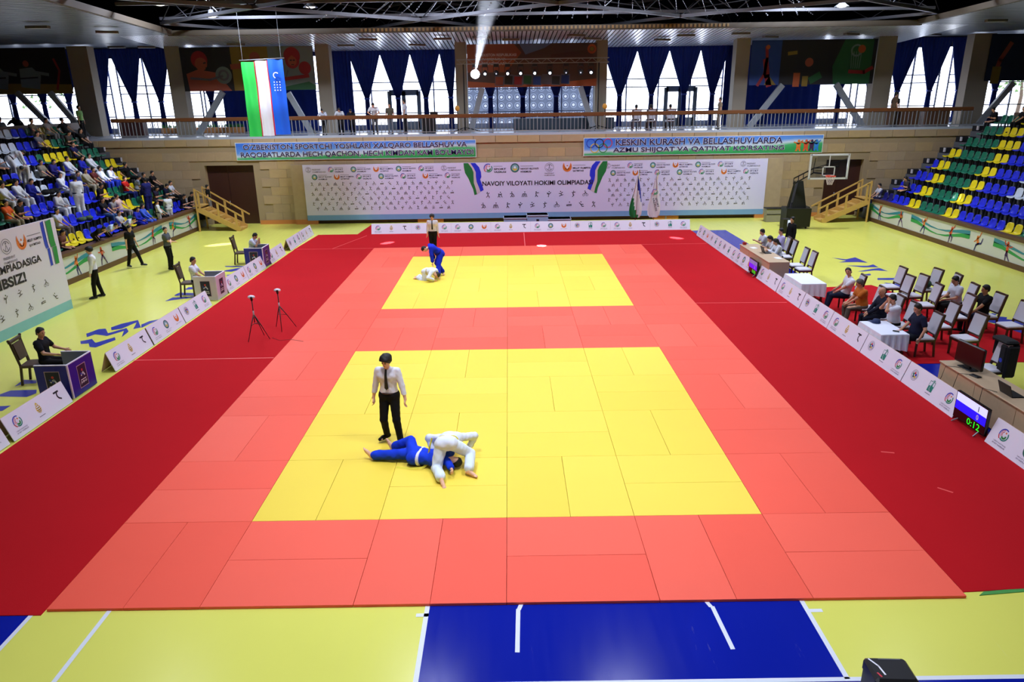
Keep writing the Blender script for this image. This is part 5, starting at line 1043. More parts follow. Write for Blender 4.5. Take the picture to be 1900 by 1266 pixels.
# ================================================================== PEOPLE
def v3(p): return np.array(p, dtype=float)
def smin_into(D, sl, d, k):
    a = D[sl]; h = np.clip(.5+.5*(a-d)/k, 0, 1); D[sl] = a*(1-h)+d*h-k*h*(1-h)
def field(prims, h, cuts=(), noise=0, seed=0):
    lo = np.min([np.min([q[1]-q[-2], (q[2]-q[-2] if q[0] == 'c' else q[1]-q[-2])], axis=0) for q in prims], axis=0)-3*h
    hi = np.max([np.max([q[1]+q[-2], (q[2]+q[-2] if q[0] == 'c' else q[1]+q[-2])], axis=0) for q in prims], axis=0)+3*h
    n = np.ceil((hi-lo)/h).astype(int)+1; D = np.full(n, .2)
    for q in prims:
        R, k = q[-2], q[-1]; m = R+.02+k+2*h
        if q[0] == 'c': l, u = np.minimum(q[1], q[2])-m, np.maximum(q[1], q[2])+m
        else: l, u = q[1]-m, q[1]+m
        i0 = np.clip(np.floor((l-lo)/h).astype(int), 0, n-1); i1 = np.clip(np.ceil((u-lo)/h).astype(int)+1, 1, n)
        sl = tuple(slice(a, b) for a, b in zip(i0, i1))
        X = (lo[0]+h*np.arange(i0[0], i1[0]))[:, None, None]; Y = (lo[1]+h*np.arange(i0[1], i1[1]))[None, :, None]; Z = (lo[2]+h*np.arange(i0[2], i1[2]))[None, None, :]
        if q[0] == 'c':
            a, b, ra, rb = q[1:5]; ba = b-a; L = max(ba @ ba, 1e-9); px, py, pz = X-a[0], Y-a[1], Z-a[2]
            t = np.clip((px*ba[0]+py*ba[1]+pz*ba[2])/L, 0, 1); d = np.sqrt((px-ba[0]*t)**2+(py-ba[1]*t)**2+(pz-ba[2]*t)**2)-(ra+(rb-ra)*t)
        else:
            c, r, B = q[1:4]; px, py, pz = X-c[0], Y-c[1], Z-c[2]
            u_ = [(px*B[i][0]+py*B[i][1]+pz*B[i][2]) for i in range(3)]
            k0 = np.sqrt(sum((u_[i]/r[i])**2 for i in range(3))); k1 = np.sqrt(sum((u_[i]/(r[i]**2))**2 for i in range(3)))+1e-9; d = k0*(k0-1)/k1
        smin_into(D, sl, d, k)
    if noise or cuts:
        X = (lo[0]+h*np.arange(n[0]))[:, None, None]; Y = (lo[1]+h*np.arange(n[1]))[None, :, None]; Z = (lo[2]+h*np.arange(n[2]))[None, None, :]
        if noise: D = D+noise*(np.sin(X*23+Z*31+seed)*np.sin(Y*27-Z*19+seed*2)+.5*np.sin(X*51-Z*60+Y*40))
        for p, nn in cuts:
            D = np.maximum(D, (X-p[0])*nn[0]+(Y-p[1])*nn[1]+(Z-p[2])*nn[2])
    return D, lo
def nets(D, lo, h, name):
    S = D < 0; n = np.array(D.shape)-1
    act = np.zeros(tuple(n), bool); al = np.ones(tuple(n), bool)
    for c in range(8):
        o = (c & 1, c >> 1 & 1, c >> 2 & 1); s = S[o[0]:o[0]+n[0], o[1]:o[1]+n[1], o[2]:o[2]+n[2]]; act |= s; al &= s
    act &= ~al; idx = np.argwhere(act)
    if len(idx) == 0: return None
    cid = -np.ones(tuple(n), int); cid[tuple(idx.T)] = np.arange(len(idx)); P = np.zeros((len(idx), 3)); W = np.zeros(len(idx))
    for c in range(8):
        for ax in range(3):
            if c >> ax & 1: continue
            a = np.array([c & 1, c >> 1 & 1, c >> 2 & 1]); b = a.copy(); b[ax] = 1
            da = D[tuple((idx+a).T)]; db = D[tuple((idx+b).T)]; m = (da < 0) != (db < 0)
            t = np.where(m, da/np.where(m, da-db, 1), 0)[:, None]; P += np.where(m[:, None], (a+(b-a)*t), 0); W += m
    V = lo+h*(idx+P/W[:, None]); F = []
    for ax in range(3):
        o1, o2 = (ax+1) % 3, (ax+2) % 3; sl0 = [slice(1, -1)]*3; sl1 = [slice(1, -1)]*3; sl0[ax] = slice(0, -1); sl1[ax] = slice(1, None)
        a = S[tuple(sl0)]; b = S[tuple(sl1)]; e = np.argwhere(a != b)
        if len(e) == 0: continue
        base = e.copy(); base[:, o1] += 1; base[:, o2] += 1; base[:, ax] += 0
        q = []
        for d1, d2 in ((-1, -1), (0, -1), (0, 0), (-1, 0)):
            g = base.copy(); g[:, o1] += d1; g[:, o2] += d2; q.append(cid[tuple(g.T)])
        q = np.stack(q, 1); fl = b[tuple(e.T)]; q[fl] = q[fl][:, ::-1]; F.append(q)
    F = np.concatenate(F)
    me = bpy.data.meshes.new(name); me.from_pydata(V.tolist(), [], F.tolist()); me.polygons.foreach_set('use_smooth', [True]*len(F)); me.update(); return me
def ik(a, b, l1, l2, hint):
    a, b, hint = v3(a), v3(b), v3(hint); d = b-a; L = np.linalg.norm(d); mx = (l1+l2)*.998
    if L > mx: b = a+d*mx/L; d = b-a; L = mx
    x = (l1*l1-l2*l2+L*L)/(2*L); hh = math.sqrt(max(l1*l1-x*x, 0)); u = d/L; p = hint-u*(hint @ u)
    p = p/(np.linalg.norm(p)+1e-9); return a+u*x+p*hh, b
EYE = np.eye(3)
def C(a, b, ra, rb, k=.02): return ('c', v3(a), v3(b), ra, rb, max(ra, rb), k)
def E(c, r, B=None, k=.015): return ('e', v3(c), v3(r), EYE if B is None else np.array(B), max(r), k)
def basis(up, fwd):
    up = v3(up)/np.linalg.norm(up); f = v3(fwd); f = f-up*(f @ up); f /= np.linalg.norm(f); return np.array([np.cross(f, up), f, up])
def body(P, h=.02, s=1.0, sleeve='short', legs='long', gi=False, bare=False, fat=0, fingers=False, hair='short', skirt=False, name='p', tie=False, hat=False):
    """P: pose in metres for a 1.75 m figure facing +y. returns dict part -> mesh"""
    g = {k: (v3(v) if not isinstance(v, (int, float)) else v) for k, v in P.items()}
    pel, ch, hd = g['pel'], g['ch'], g['hd']; up = ch-pel; up /= np.linalg.norm(up); fw = g.get('fw', v3((0,1,0))); B = basis(up, fw); R, F, U = B
    hf = g.get('hf', fw); HB = basis(g.get('hu', hd-ch), hf)
    sh = {s_: ch+R*(.175+fat*.3)*s_ for s_ in (-1, 1)}; hp = {s_: pel+R*.09*s_-U*.02 for s_ in (-1, 1)}
    el, wr, kn, an = {}, {}, {}, {}
    for s_, n in ((-1,'L'),(1,'R')):
        el[s_], wr[s_] = ik(sh[s_], g['wr'+n], .285, .25, g.get('eh'+n, -F*.6-U*.5+R*s_*.5)); kn[s_], an[s_] = ik(hp[s_], g['an'+n], .43, .42, g.get('kh'+n, F))
    fwx = 1+fat*2
    torso = lambda e: [C(ch-R*.095-U*.09, ch+R*.095-U*.09, .1*fwx+e, .1*fwx+e, .04), C(ch-R*.12-U*.0, ch+R*.12, .055+e, .055+e, .04), C(ch-U*.1-R*.05, pel+U*.08-R*.045, .095*fwx+e, (.09+fat)*fwx+e, .05), C(ch-U*.1+R*.05, pel+U*.08+R*.045, .095*fwx+e, (.09+fat)*fwx+e, .05), C(pel-R*.065+U*.1, pel+R*.065+U*.1, .085+fat*.8+e, .085+fat*.8+e, .04), C(pel-R*.07, pel+R*.07, .1+fat*.5+e, .1+fat*.5+e, .04)]
    def arms(e, t0=0, t1=1, f0=0, f1=1, up_=True):
        o = []
        for s_ in (-1, 1):
            a, b, c = sh[s_], el[s_], wr[s_]
            if up_: o.append(C(a, a+(b-a)*t1, .054+e, .054-.014*t1+e, .025))
            if f1 > 0: o.append(C(b, b+(c-b)*f1, .04+e, .04-.013*f1+e, .015))
        return o
    def legsp(e, e2=None, end=1.0, k=.02):
        o = []; e2 = e if e2 is None else e2
        for s_ in (-1, 1):
            o.append(C(hp[s_], kn[s_], .085+fat*.3+e, .056+e, .03)); o.append(C(kn[s_], kn[s_]+(an[s_]-kn[s_])*end, .056+e, .056-.02*end+e2, k))
        return o
    feet = []; shoes = []
    for s_, n in ((-1,'L'),(1,'R')):
        t = g.get('to'+n, F*.8+R*s_*.25); t = v3(t)/np.linalg.norm(t); dn = g.get('dn'+n, v3((0,0,-1))); a = an[s_]
        heel = a-t*.035+dn*.035; toe = a+t*.15+dn*.05
        feet += [C(a, heel, .034, .034, .012), C(heel, a+t*.1+dn*.045, .036, .03, .015), C(a+dn*.01, a+t*.08+dn*.035, .035, .032, .015), C(a+t*.08+dn*.045, toe, .033, .022, .012)]
        sd = np.cross(t, dn)
        if bare or fingers:
            for j in range(5): q0 = a+t*.13+dn*.052+sd*(j-2)*.017*(1 if s_ > 0 else -1); feet.append(C(q0, q0+t*(.045-.005*j), .011 if j else .014, .009 if j else .012, .004))
        shoes += [C(heel, a+t*.1+dn*.04, .046, .042, .015), C(a+t*.08+dn*.042, toe+t*.015, .042, .032, .015), C(a, heel, .042, .044, .01)]
    hands = []
    for s_, n in ((-1,'L'),(1,'R')):
        fa = wr[s_]-el[s_]; fa /= np.linalg.norm(fa); hdv = g.get('hd'+n, fa); hdv = v3(hdv)/np.linalg.norm(hdv)
        sd = g.get('hs'+n, F*1.0); sd = sd-hdv*(sd @ hdv); sd /= np.linalg.norm(sd); pn = np.cross(hdv, sd)*s_; w0 = wr[s_]
        if fingers:
            hands += [C(w0, w0+hdv*.03, .024, .024, .01), C(w0+hdv*.03-sd*.02, w0+hdv*.085-sd*.03, .017, .014, .01), C(w0+hdv*.03+sd*.018, w0+hdv*.085+sd*.028, .017, .014, .01), C(w0+hdv*.03, w0+hdv*.085, .018, .016, .01)]
            cu = g.get('curl', .5)
            for j, L in enumerate((.07, .078, .072, .058)):
                b0 = w0+hdv*.088+sd*(.032-.021*j); m1 = b0+(hdv*math.cos(cu)+pn*math.sin(cu))*L*.5; m2 = m1+(hdv*math.cos(cu*2.2)+pn*math.sin(cu*2.2))*L*.5
                hands += [C(b0, m1, .0095, .009, .003), C(m1, m2, .009, .0075, .003)]
            tb = w0+hdv*.035+sd*.03; tm = tb+(hdv*.75+sd*.6+pn*.3)*.035; hands += [C(tb, tm, .013, .011, .006), C(tm, tm+(hdv*.95+sd*.1+pn*.3)*.033, .011, .009, .003)]
        else: hands += [C(w0, w0+hdv*.08, .025, .027, .01), C(w0+hdv*.08, w0+hdv*.15+pn*.03, .025, .015, .01), C(w0+hdv*.03, w0+hdv*.08+sd*.05, .014, .011, .005)]
    HR, HF, HU = HB
    head = [C(ch, hd-HU*.06, .055, .05, .03), E(hd+HU*.025-HF*.012, (.075,.094,.093), HB), E(hd-HU*.03+HF*.018, (.06,.072,.085), HB, .02), C(hd+HF*.088+HU*.012, hd+HF*.104-HU*.022, .009, .014, .008), E(hd+HR*.075-HU*.012-HF*.01, (.012,.02,.032), HB, .006), E(hd-HR*.075-HU*.012-HF*.01, (.012,.02,.032), HB, .006), E(hd-HU*.095+HF*.06, (.025,.022,.018), HB, .015)]
    out = {}
    skin = torso(0)+arms(0)+legsp(0)+feet+hands+head
    D, lo = field(skin, h); out['body'] = nets(D, lo, h, 'person')
    hh = max(h*.75, .008)
    if hair != 'none':
        hr = [E(hd+HU*.036-HF*.018, (.086,.103,.102), HB), E(hd-HU*.02-HF*.04, (.077,.066,.068), HB)]
        if hair == 'mop': hr = [E(hd+HU*.044-HF*.008, (.108,.124,.108), HB), E(hd+HU*.055+HF*.035, (.085,.085,.055), HB, .03)]
        cuts = [(hd+HU*.032+HF*.035, (HF*.9-HU*.55)/1.055), (hd-HU*.065, -HU)]
        if hair == 'mop': cuts = [(hd+HU*.02+HF*.06, (HF*.8-HU*.75)/1.1), (hd-HU*.045, -HU)]
        if hair == 'long': hr += [C(hd-HF*.06, hd-HF*.08-HU*.28, .07, .05, .03)]; cuts = cuts[:1]
        D, lo = field(hr, hh, cuts, .0035); out['hair'] = nets(D, lo, hh, 'hair')
    if gi:
        jk = torso(.026)+[C(pel-R*.09-U*.05, pel+R*.09-U*.05, .12, .12, .04)]
        for s_ in (-1, 1):
            a, b, c = sh[s_], el[s_], wr[s_]; jk += [C(a, b, .078, .07, .03), C(b, b+(c-b)*.78, .066, .064, .02)]
        D, lo = field(jk, h, (), .005, 1); out['jacket'] = nets(D, lo, h, 'jacket')
        D, lo = field(legsp(.034, .05, .86)+[C(pel-R*.07, pel+R*.07, .118, .118, .04)], h, (), .005, 2); out['trousers'] = nets(D, lo, h, 'trousers')
        bt = [C(pel-R*.085+U*.07, pel+R*.085+U*.07, .128+fat, .128+fat, .03)]; D, lo = field(bt, h, [(pel+U*.1, U), (pel+U*.045, -U)]); out['belt'] = nets(D, lo, h, 'belt')
        return out
    tops = torso(.014)
    if sleeve == 'short': tops += arms(.02, 0, .62, 0, 0)
    else: tops += [p for p in arms(.015, 0, 1, 0, .98)]
    tops.append(C(ch, ch+U*.06, .062, .058, .02))
    D, lo = field(tops, h, [(ch+U*.085, U), (pel-U*(-.06 if tie else .06), -U)], .0022, 3); out['shirt'] = nets(D, lo, h, 'shirt')
    if legs == 'short': lp = [C(hp[s_], hp[s_]+(kn[s_]-hp[s_])*.8, .105, .09, .03) for s_ in (-1, 1)]
    else: lp = legsp(.016, .022, .97)
    D, lo = field(lp+[C(pel-R*.075+U*.03, pel+R*.075+U*.03, .122+fat*.5, .122+fat*.5, .03)], h, [(pel+U*(.1 if tie else .06), U)], .002, 4); out['trousers'] = nets(D, lo, h, 'trousers')
    D, lo = field(shoes, hh); out['shoes'] = nets(D, lo, hh, 'shoes')
    if tie:
        q = MB(); f0 = ch+F*(.118+fat)-U*.0; pts = [ch+F*.085+U*.06, ch+F*.13-U*.05, ch+F*.135-U*.2, pel+F*.128+U*.2]; w_ = [.018,.022,.03,.036]; vs = []
        for p, ww in zip(pts, w_): vs += [tuple(p-R*ww+F*.006), tuple(p+R*ww+F*.006)]
        vs.append(tuple(pts[-1]-U*.04+F*.006)); q.add(vs, [(0,1,3,2),(2,3,5,4),(4,5,7,6),(6,7,8)], mat('tie_black',(14,14,16),.6)); out['necktie'] = q.mesh('necktie')
        q = MB(); q.tube([tuple(pel+U*.085+R*.13*math.cos(a)*1.2+F*.12*math.sin(a)) for a in np.linspace(0, 2*PI, 20)[:-1]], .016, mat('leather_belt',(60,30,20),.5), 6, True); out['belt'] = q.mesh('belt')
    if fingers or h < .017:
        q = MB(); dk = mat('eye_dark',(20,14,12),.3); lp_ = mat('lips',(176,104,90),.5); br = mat('brow_dark',(24,18,16),.8)
        for s_ in (-1, 1): q.ball(tuple(hd+HF*.085+HR*.031*s_+HU*.006), .0085, dk, 8, 6)
        out['eyes'] = q.mesh('eyes'); q = MB(); q.tube([tuple(hd+HF*.09-HU*.052+HR*x) for x in (-.022,0,.022)], .0045, lp_, 5); out['mouth'] = q.mesh('mouth')
        q = MB()
        for s_ in (-1, 1): q.tube([tuple(hd+HF*.083+HR*s_*.018+HU*.028), tuple(hd+HF*.08+HR*s_*.045+HU*.026)], .005, br, 4)
        out['eyebrows'] = q.mesh('eyebrows')
    return out
SK = mat('skin_tan',(206,152,120),.55); SK2 = mat('skin_light',(236,184,152),.55); HAIR = mat('hair_black',(14,12,12),.6,bump=.5,bscale=90); HGR = mat('hair_grey',(90,84,80),.7)
def cm(rgb, rough=.8): return mat('cloth_%02x%02x%02x' % tuple(rgb), rgb, rough, spec=.2, bump=.25, bscale=40)
COLS = {}
def person(parts, label, loc, rz, cols, scale=1.0, skin=SK, group=None, extra=None):
    root = bpy.data.objects.new('person', parts['body']); COL.objects.link(root); tag(root, label, 'person', group)
    root.location = loc; root.rotation_euler = (0,0,rz); root.scale = (scale,)*3
    def setm(o, m):
        if not len(o.data.materials): o.data.materials.append(m)
        o.material_slots[0].link = 'OBJECT'; o.material_slots[0].material = m
    setm(root, skin)
    for k, me in parts.items():
        if k == 'body' or me is None: continue
        o = bpy.data.objects.new(k, me); COL.objects.link(o); o.parent = root
        if k in ('eyes','mouth','eyebrows','necktie') or (k == 'belt' and 'belt' not in cols): continue
        setm(o, cm(cols[k]) if k in cols and not isinstance(cols[k], bpy.types.Material) else cols.get(k, HAIR if k == 'hair' else cm((30,30,34))))
    return root
ST = dict(pel=(0,0,.95), ch=(0,0,1.44), hd=(0,.02,1.64), wrL=(-.26,.05,.85), wrR=(.26,.05,.85), anL=(-.1,0,.085), anR=(.1,0,.085), ehL=(-.3,-1,0), ehR=(.3,-1,0))
def mk(base, **k): d = dict(base); d.update(k); return d
SIT = dict(pel=(0,0,.1), ch=(0,-.03,.58), hd=(0,.02,.79), wrL=(-.13,.33,.2), wrR=(.13,.33,.2), anL=(-.13,.44,-.36), anR=(.13,.44,-.36), khL=(0,.3,1), khR=(0,.3,1))
# --- heroes
def hero(P, label, loc, rz, cols, **k):
    ex = {a: k.pop(a) for a in ('skin','scale','h') if a in k}
    return person(body(P, ex.get('h', .0115), **k), label, loc, rz, cols, ex.get('scale', 1), ex.get('skin', SK2))
WH, BKc, NV = (226,226,236), (16,16,18), (22,28,52)
hero(mk(ST, pel=(0,.0,.94), ch=(0,.0,1.43), hd=(.0,.05,1.63), hf=(.25,.8,-.75), hu=(0,.4,1), wrL=(-.33,.1,.9), wrR=(.3,.05,.84), anL=(-.17,.05,.085), anR=(.13,-.1,.12), toL=(-.35,.8,0), toR=(.5,.7,0), dnR=(0,.3,-1), curl=.5, hsL=(0,1,0), hsR=(0,1,0), hdL=(.15,.1,-1), hdR=(-.15,.1,-1)),
 'referee in white shirt and black tie looking down at the near fight', (-2.2,4.68,.04), PI-.12, dict(shirt=WH,trousers=BKc,shoes=BKc), sleeve='long', fingers=True, hair='mop', tie=True, scale=1.03)
hero(mk(ST, anL=(-.08,0,.085), anR=(.08,0,.085), wrL=(-.24,.02,.85), wrR=(.24,.02,.85)), 'second referee in a white shirt and black tie standing at the far mat edge', (-3.15,22.3,.04), PI, dict(shirt=WH,trousers=BKc,shoes=BKc), sleeve='long', tie=True, hair='mop', h=.016, scale=.98)
# near fight. blue lies on the back, head to the right, under white
GB = (20,60,210); GW = (225,232,244); GWm = (222,234,246)
P = dict(pel=(-1.62,3.84,.14), ch=(-1.16,3.70,.16), hd=(-.93,3.62,.14), fw=(0,-.1,1), hf=(0,-.3,1), hu=(1,-.25,0), wrL=(-.95,4.1,.12), wrR=(-.95,3.3,.12), ehL=(0,1,-.3), ehR=(0,-1,-.3), anL=(-2.12,4.28,.1), anR=(-2.46,3.98,.09), khL=(.0,.8,.5), khR=(0,-.8,.2), toL=(-.4,.3,.8), toR=(-.6,.2,.7), dnL=(-1,0,0), dnR=(-1,0,0), curl=.7)
hero(P, 'judo fighter in a blue suit pinned on the back on the near yellow mat', (0,0,.04), 0, dict(jacket=GB,trousers=GB,belt=(225,228,238)), gi=True, bare=True, fingers=True, h=.012)
P = dict(pel=(-1.06,3.66,.47), ch=(-1.0,4.1,.36), hd=(-1.02,4.26,.2), fw=(.1,.1,-1), hf=(0,.3,-1), hu=(0,.8,-.5), wrL=(-1.35,4.1,.1), wrR=(-.7,4.2,.1), ehL=(-1,.5,.3), ehR=(1,.6,.5), anL=(-1.12,3.08,.1), anR=(-.66,3.34,.1), khL=(-.3,.3,-.6), khR=(.6,.2,-.5), toL=(.3,-.6,-.25), toR=(.7,-.35,-.1), dnL=(0,-.35,-1), dnR=(0,-.3,-1), curl=.9)
hero(P, 'judo fighter in a white suit bent over and pinning the blue one', (0,0,.04), 0, dict(jacket=GW,trousers=GWm,belt=(215,205,60)), gi=True, bare=True, fingers=True, h=.012)
q = MB(); YB = mat('yellow_belt',(226,210,50),.7)
pts = [(-1.34,3.85,.52),(-1.37,3.75,.42),(-1.4,3.7,.25),(-1.43,3.66,.1),(-1.5,3.62,.052),(-1.7,3.6,.048),(-1.98,3.66,.046)]
for a, b in zip(pts, pts[1:]): q.bar(a, b, .045, .006, YB, (.3,-.5,1) if a[2] < .2 else (1,-.6,0))
tag(q.build('loose_belt'), 'loose yellow belt end trailing across the mat beside the near fighters', 'belt')
# far fight
P = dict(pel=(-2.5,18.55,.85), ch=(-2.85,18.45,1.1), hd=(-3.05,18.4,1.03), fw=(-.5,0,-1), hf=(-.6,-.2,-1), hu=(-1,0,-.2), wrL=(-2.75,18.15,.45), wrR=(-2.7,18.6,.45), ehL=(0,-.5,-.5), ehR=(0,.5,-.5), anL=(-2.56,18.05,.1), anR=(-2.42,18.55,.1), khL=(-.5,-.2,0), khR=(-.4,0,0), toL=(-.7,-.6,0), toR=(.2,-.8,0))
hero(P, 'judo fighter in blue bending over the white one on the far yellow mat', (0,0,.04), 0, dict(jacket=(18,40,190),trousers=(18,40,190),belt=(20,30,120)), gi=True, bare=True, h=.016)
P = dict(pel=(-3.05,18.4,.32), ch=(-2.78,18.3,.35), hd=(-2.66,18.25,.22), fw=(0,0,-1), hf=(.5,-.3,-1), hu=(1,0,-.6), wrL=(-2.6,18.5,.08), wrR=(-2.75,18.05,.06), anL=(-3.4,18.75,.08), anR=(-3.42,18.5,.08), khL=(.3,-.2,-1), khR=(.3,-.4,-1), toL=(-1,0,0), toR=(-1,0,0), dnL=(0,0,-1))
hero(P, 'judo fighter in white crouching on the far yellow mat under the blue one', (0,0,.04), 0, dict(jacket=GW,trousers=GW,belt=(210,200,150)), gi=True, bare=True, h=.016, scale=.97)
# officials standing left
hero(mk(ST, anL=(-.1,.12,.085), anR=(.1,-.12,.085), wrL=(-.24,.12,.86), wrR=(.22,-.05,.84)), 'young man in a white shirt and black trousers standing beside the welcome banner', (-14.05,16.1,0), PI/2+.5, dict(shirt=WH,trousers=BKc,shoes=(40,40,45)), sleeve='long', hair='mop', h=.015, scale=1.0)
hero(mk(ST, anL=(-.1,.32,.085), anR=(.1,-.22,.085), wrL=(-.24,.12,.86), wrR=(.22,-.05,.84), hd=(0,.06,1.63), hf=(0,.7,-.6)), 'man in black T-shirt and trousers walking along the left parapet', (-15.2,20.9,0), -PI/2-.2, dict(shirt=BKc,trousers=BKc,shoes=(60,65,80)), h=.016, scale=.97)
hero(mk(ST, wrL=(.12,.22,1.16), wrR=(-.12,.24,1.14), ehL=(-.5,.1,-1), ehR=(.5,.1,-1), hf=(.5,.8,0)), 'man in a grey T-shirt standing with folded arms on the left', (-13.5,20.4,0), -PI/2, dict(shirt=(82,88,96),trousers=BKc,shoes=BKc), h=.016, scale=.96)
# coaches in booths
hero(mk(SIT, wrL=(-.2,.36,.3), wrR=(.2,.36,.3), hf=(.3,1,0)), 'man in a black T-shirt sitting behind the nearest blue booth', (-10.98,8.3,.42), -PI/2+.1, dict(shirt=(18,20,28),trousers=BKc,shoes=BKc), fingers=True, h=.013, skin=SK)
hero(mk(SIT, hf=(.2,1,0)), 'young man in a white T-shirt sitting behind the white booth', (-10.72,16.25,.42), -PI/2+.1, dict(shirt=WH,trousers=NV,shoes=BKc), h=.016, skin=SK)
hero(mk(SIT, ch=(0,.1,.55), hd=(0,.22,.72), hf=(0,1,-.4), wrL=(-.06,.35,.55), wrR=(.08,.35,.55), ehL=(-.4,.2,-1), ehR=(.4,.2,-1)), 'man in a white and navy T-shirt leaning on the farthest blue booth', (-10.5,21.25,.42), -PI/2, dict(shirt=(205,210,228),trousers=NV,shoes=BKc), h=.016, skin=SK)
# officials seated right: local +y -> -x : rz = +90deg
S = PI/2
def seated(x, y, lab, cols, rz=S, fat=.015, **k):
    P = mk(SIT, **{a: k.pop(a) for a in list(k) if a in ('ch','hd','hf','wrL','wrR','anL','anR','ehL','ehR','hu','fw')}); k.setdefault('h', .014); k.setdefault('skin', SK)
    hero(P, lab, (x,y,.42), rz, cols, fat=fat, **k)
seated(10.28,13.3,'man in a white T-shirt leaning back in the front row of officials',dict(shirt=(224,226,240),trousers=NV,shoes=BKc),ch=(-.08,-.08,.57),hd=(-.02,-.02,.78),hf=(-.8,.6,-.2),wrR=(.3,.12,.2),wrL=(-.1,.3,.2),anL=(-.1,.55,-.33),anR=(.05,.5,-.33))
seated(10.15,11.9,'grey-haired man in an orange shirt with clasped hands in the front row',dict(shirt=(190,108,40),trousers=(92,86,78),shoes=(50,40,36),hair=HGR),ch=(0,.06,.57),hd=(.02,.15,.77),hf=(.3,.8,-.5),wrL=(-.04,.42,.2),wrR=(.05,.42,.22),anL=(-.16,.5,-.33),anR=(.14,.4,-.34),fat=.03,fingers=True)
seated(10.2,10.97,'bald man in a dark suit in the front row of officials',dict(shirt=(24,28,46),trousers=(20,24,40),shoes=BKc),sleeve='long',hair='none',ch=(0,-.03,.56),hd=(0,.03,.77),hf=(-.2,1,-.2),wrL=(-.12,.38,.2),wrR=(.0,.35,.22),fat=.03)
seated(10.22,10.25,'man in a white T-shirt covering his face with his hands',dict(shirt=(222,226,240),trousers=BKc,shoes=BKc),ch=(0,.05,.56),hd=(0,.14,.76),hf=(0,.9,-.4),wrL=(-.05,.24,.7),wrR=(.05,.24,.7),ehL=(-.5,.2,-1),ehR=(.5,.2,-1),fingers=True,fat=.02)
seated(10.25,9.24,'heavy man in a navy shirt at the white-clothed table',dict(shirt=(22,26,52),trousers=(18,22,34),shoes=(30,30,36)),ch=(0,-.02,.58),hd=(.0,.06,.79),hf=(-.1,1,-.1),wrL=(-.36,.1,.12),wrR=(.12,.34,.2),anL=(-.14,.5,-.34),anR=(.1,.42,-.34),ehL=(-.6,-.5,0),fat=.035,fingers=True)
seated(12.95,12.1,'man in a white T-shirt looking into his lap in the back row',dict(shirt=(220,226,240),trousers=BKc,shoes=(200,60,60)),ch=(0,.04,.57),hd=(0,.13,.77),hf=(0,.7,-.8),wrL=(-.1,.36,.24),wrR=(.08,.36,.24))
seated(13.0,10.99,'man in a black T-shirt and jeans in the back row',dict(shirt=(16,16,20),trousers=(34,52,84),shoes=(40,40,46)),hf=(.2,1,-.1),wrL=(-.16,.36,.2),wrR=(.16,.36,.2))
# far desk group
seated(10.35,20.6,'dark-haired boy in a white T-shirt at the far desk',dict(shirt=(215,222,235),trousers=(60,80,90),shoes=BKc),ch=(0,.08,.52),hd=(0,.17,.7),wrL=(.0,.4,.36),wrR=(.1,.4,.36),h=.018,fat=0)
seated(10.75,20.0,'man in a lavender shirt sitting behind the far desk',dict(shirt=(190,180,225),trousers=BKc,shoes=BKc),ch=(0,.0,.6),hd=(0,.05,.82),h=.018,fat=.02)
seated(10.25,19.35,'woman with dark hair in a white and black top at the far desk',dict(shirt=(200,200,212),trousers=BKc,shoes=BKc),ch=(0,.1,.5),hd=(0,.2,.66),hf=(0,.8,-.6),wrL=(-.08,.42,.36),wrR=(.1,.42,.36),hair='long',h=.018,fat=0)
seated(10.2,18.6,'woman in a white shirt writing at the far desk',dict(shirt=(222,226,238),trousers=BKc,shoes=BKc),ch=(0,.1,.52),hd=(0,.2,.69),hf=(.2,.8,-.6),wrL=(-.08,.44,.36),wrR=(.1,.44,.36),hair='long',sleeve='long',h=.018,fat=0)
hero(ST,'person in black standing behind the far desk',(11.35,20.6,0),S+.3,dict(shirt=BKc,trousers=BKc,shoes=BKc),sleeve='long',h=.018,skin=SK,scale=.97)
seated(10.75,4.35,'person in a white long-sleeved shirt reaching over the near desk at the frame edge',dict(shirt=(215,222,240),trousers=NV,shoes=BKc),sleeve='long',ch=(0,.06,.56),wrL=(-.15,.52,.4),wrR=(.1,.5,.4),fat=0,fingers=True)
# --- crowd prototypes (shared meshes)
CP = {}
def proto_body(key, P, **k): CP[key] = body(P, .026, **k)
proto_body('sit', SIT); proto_body('sitfold', mk(SIT, ch=(0,.1,.54), hd=(0,.2,.72), wrL=(.02,.3,.3), wrR=(-.02,.33,.33), hf=(0,.8,-.5)))
proto_body('sitlean', mk(SIT, ch=(.08,-.1,.55), hd=(.1,-.06,.77), wrR=(.28,-.1,.15), wrL=(-.1,.3,.22), hf=(-.5,.8,0), anL=(-.1,.5,-.4)))
proto_body('sitgi', mk(SIT, anL=(-.2,.45,-.36), anR=(.2,.42,-.36)), gi=True, bare=True); proto_body('sitgi2', mk(SIT, ch=(-.06,.08,.55), hd=(-.08,.16,.74), hf=(.4,.8,-.3), wrL=(-.1,.4,.24), wrR=(.12,.4,.24)), gi=True, bare=True)
proto_body('raisegi', mk(SIT, wrL=(-.1,-.05,.95), ehL=(-1,.3,.5), hf=(.4,1,0)), gi=True, bare=True)
proto_body('standgi', mk(ST, wrL=(-.2,.2,.95), wrR=(.22,.2,.95)), gi=True, bare=True); proto_body('bendgi', mk(ST, pel=(0,-.1,.92), ch=(0,.3,1.15), hd=(0,.47,1.15), fw=(0,.6,-1), hf=(0,.5,-1), hu=(0,1,0), wrL=(-.15,.45,.6), wrR=(.15,.45,.6)), gi=True, bare=True)
proto_body('stand', ST); proto_body('standlean', mk(ST, ch=(0,.16,1.36), hd=(0,.3,1.5), wrL=(-.12,.4,1.02), wrR=(.12,.4,1.02), pel=(0,-.06,.93), ehL=(-.6,.2,-.6), ehR=(.6,.2,-.6)))
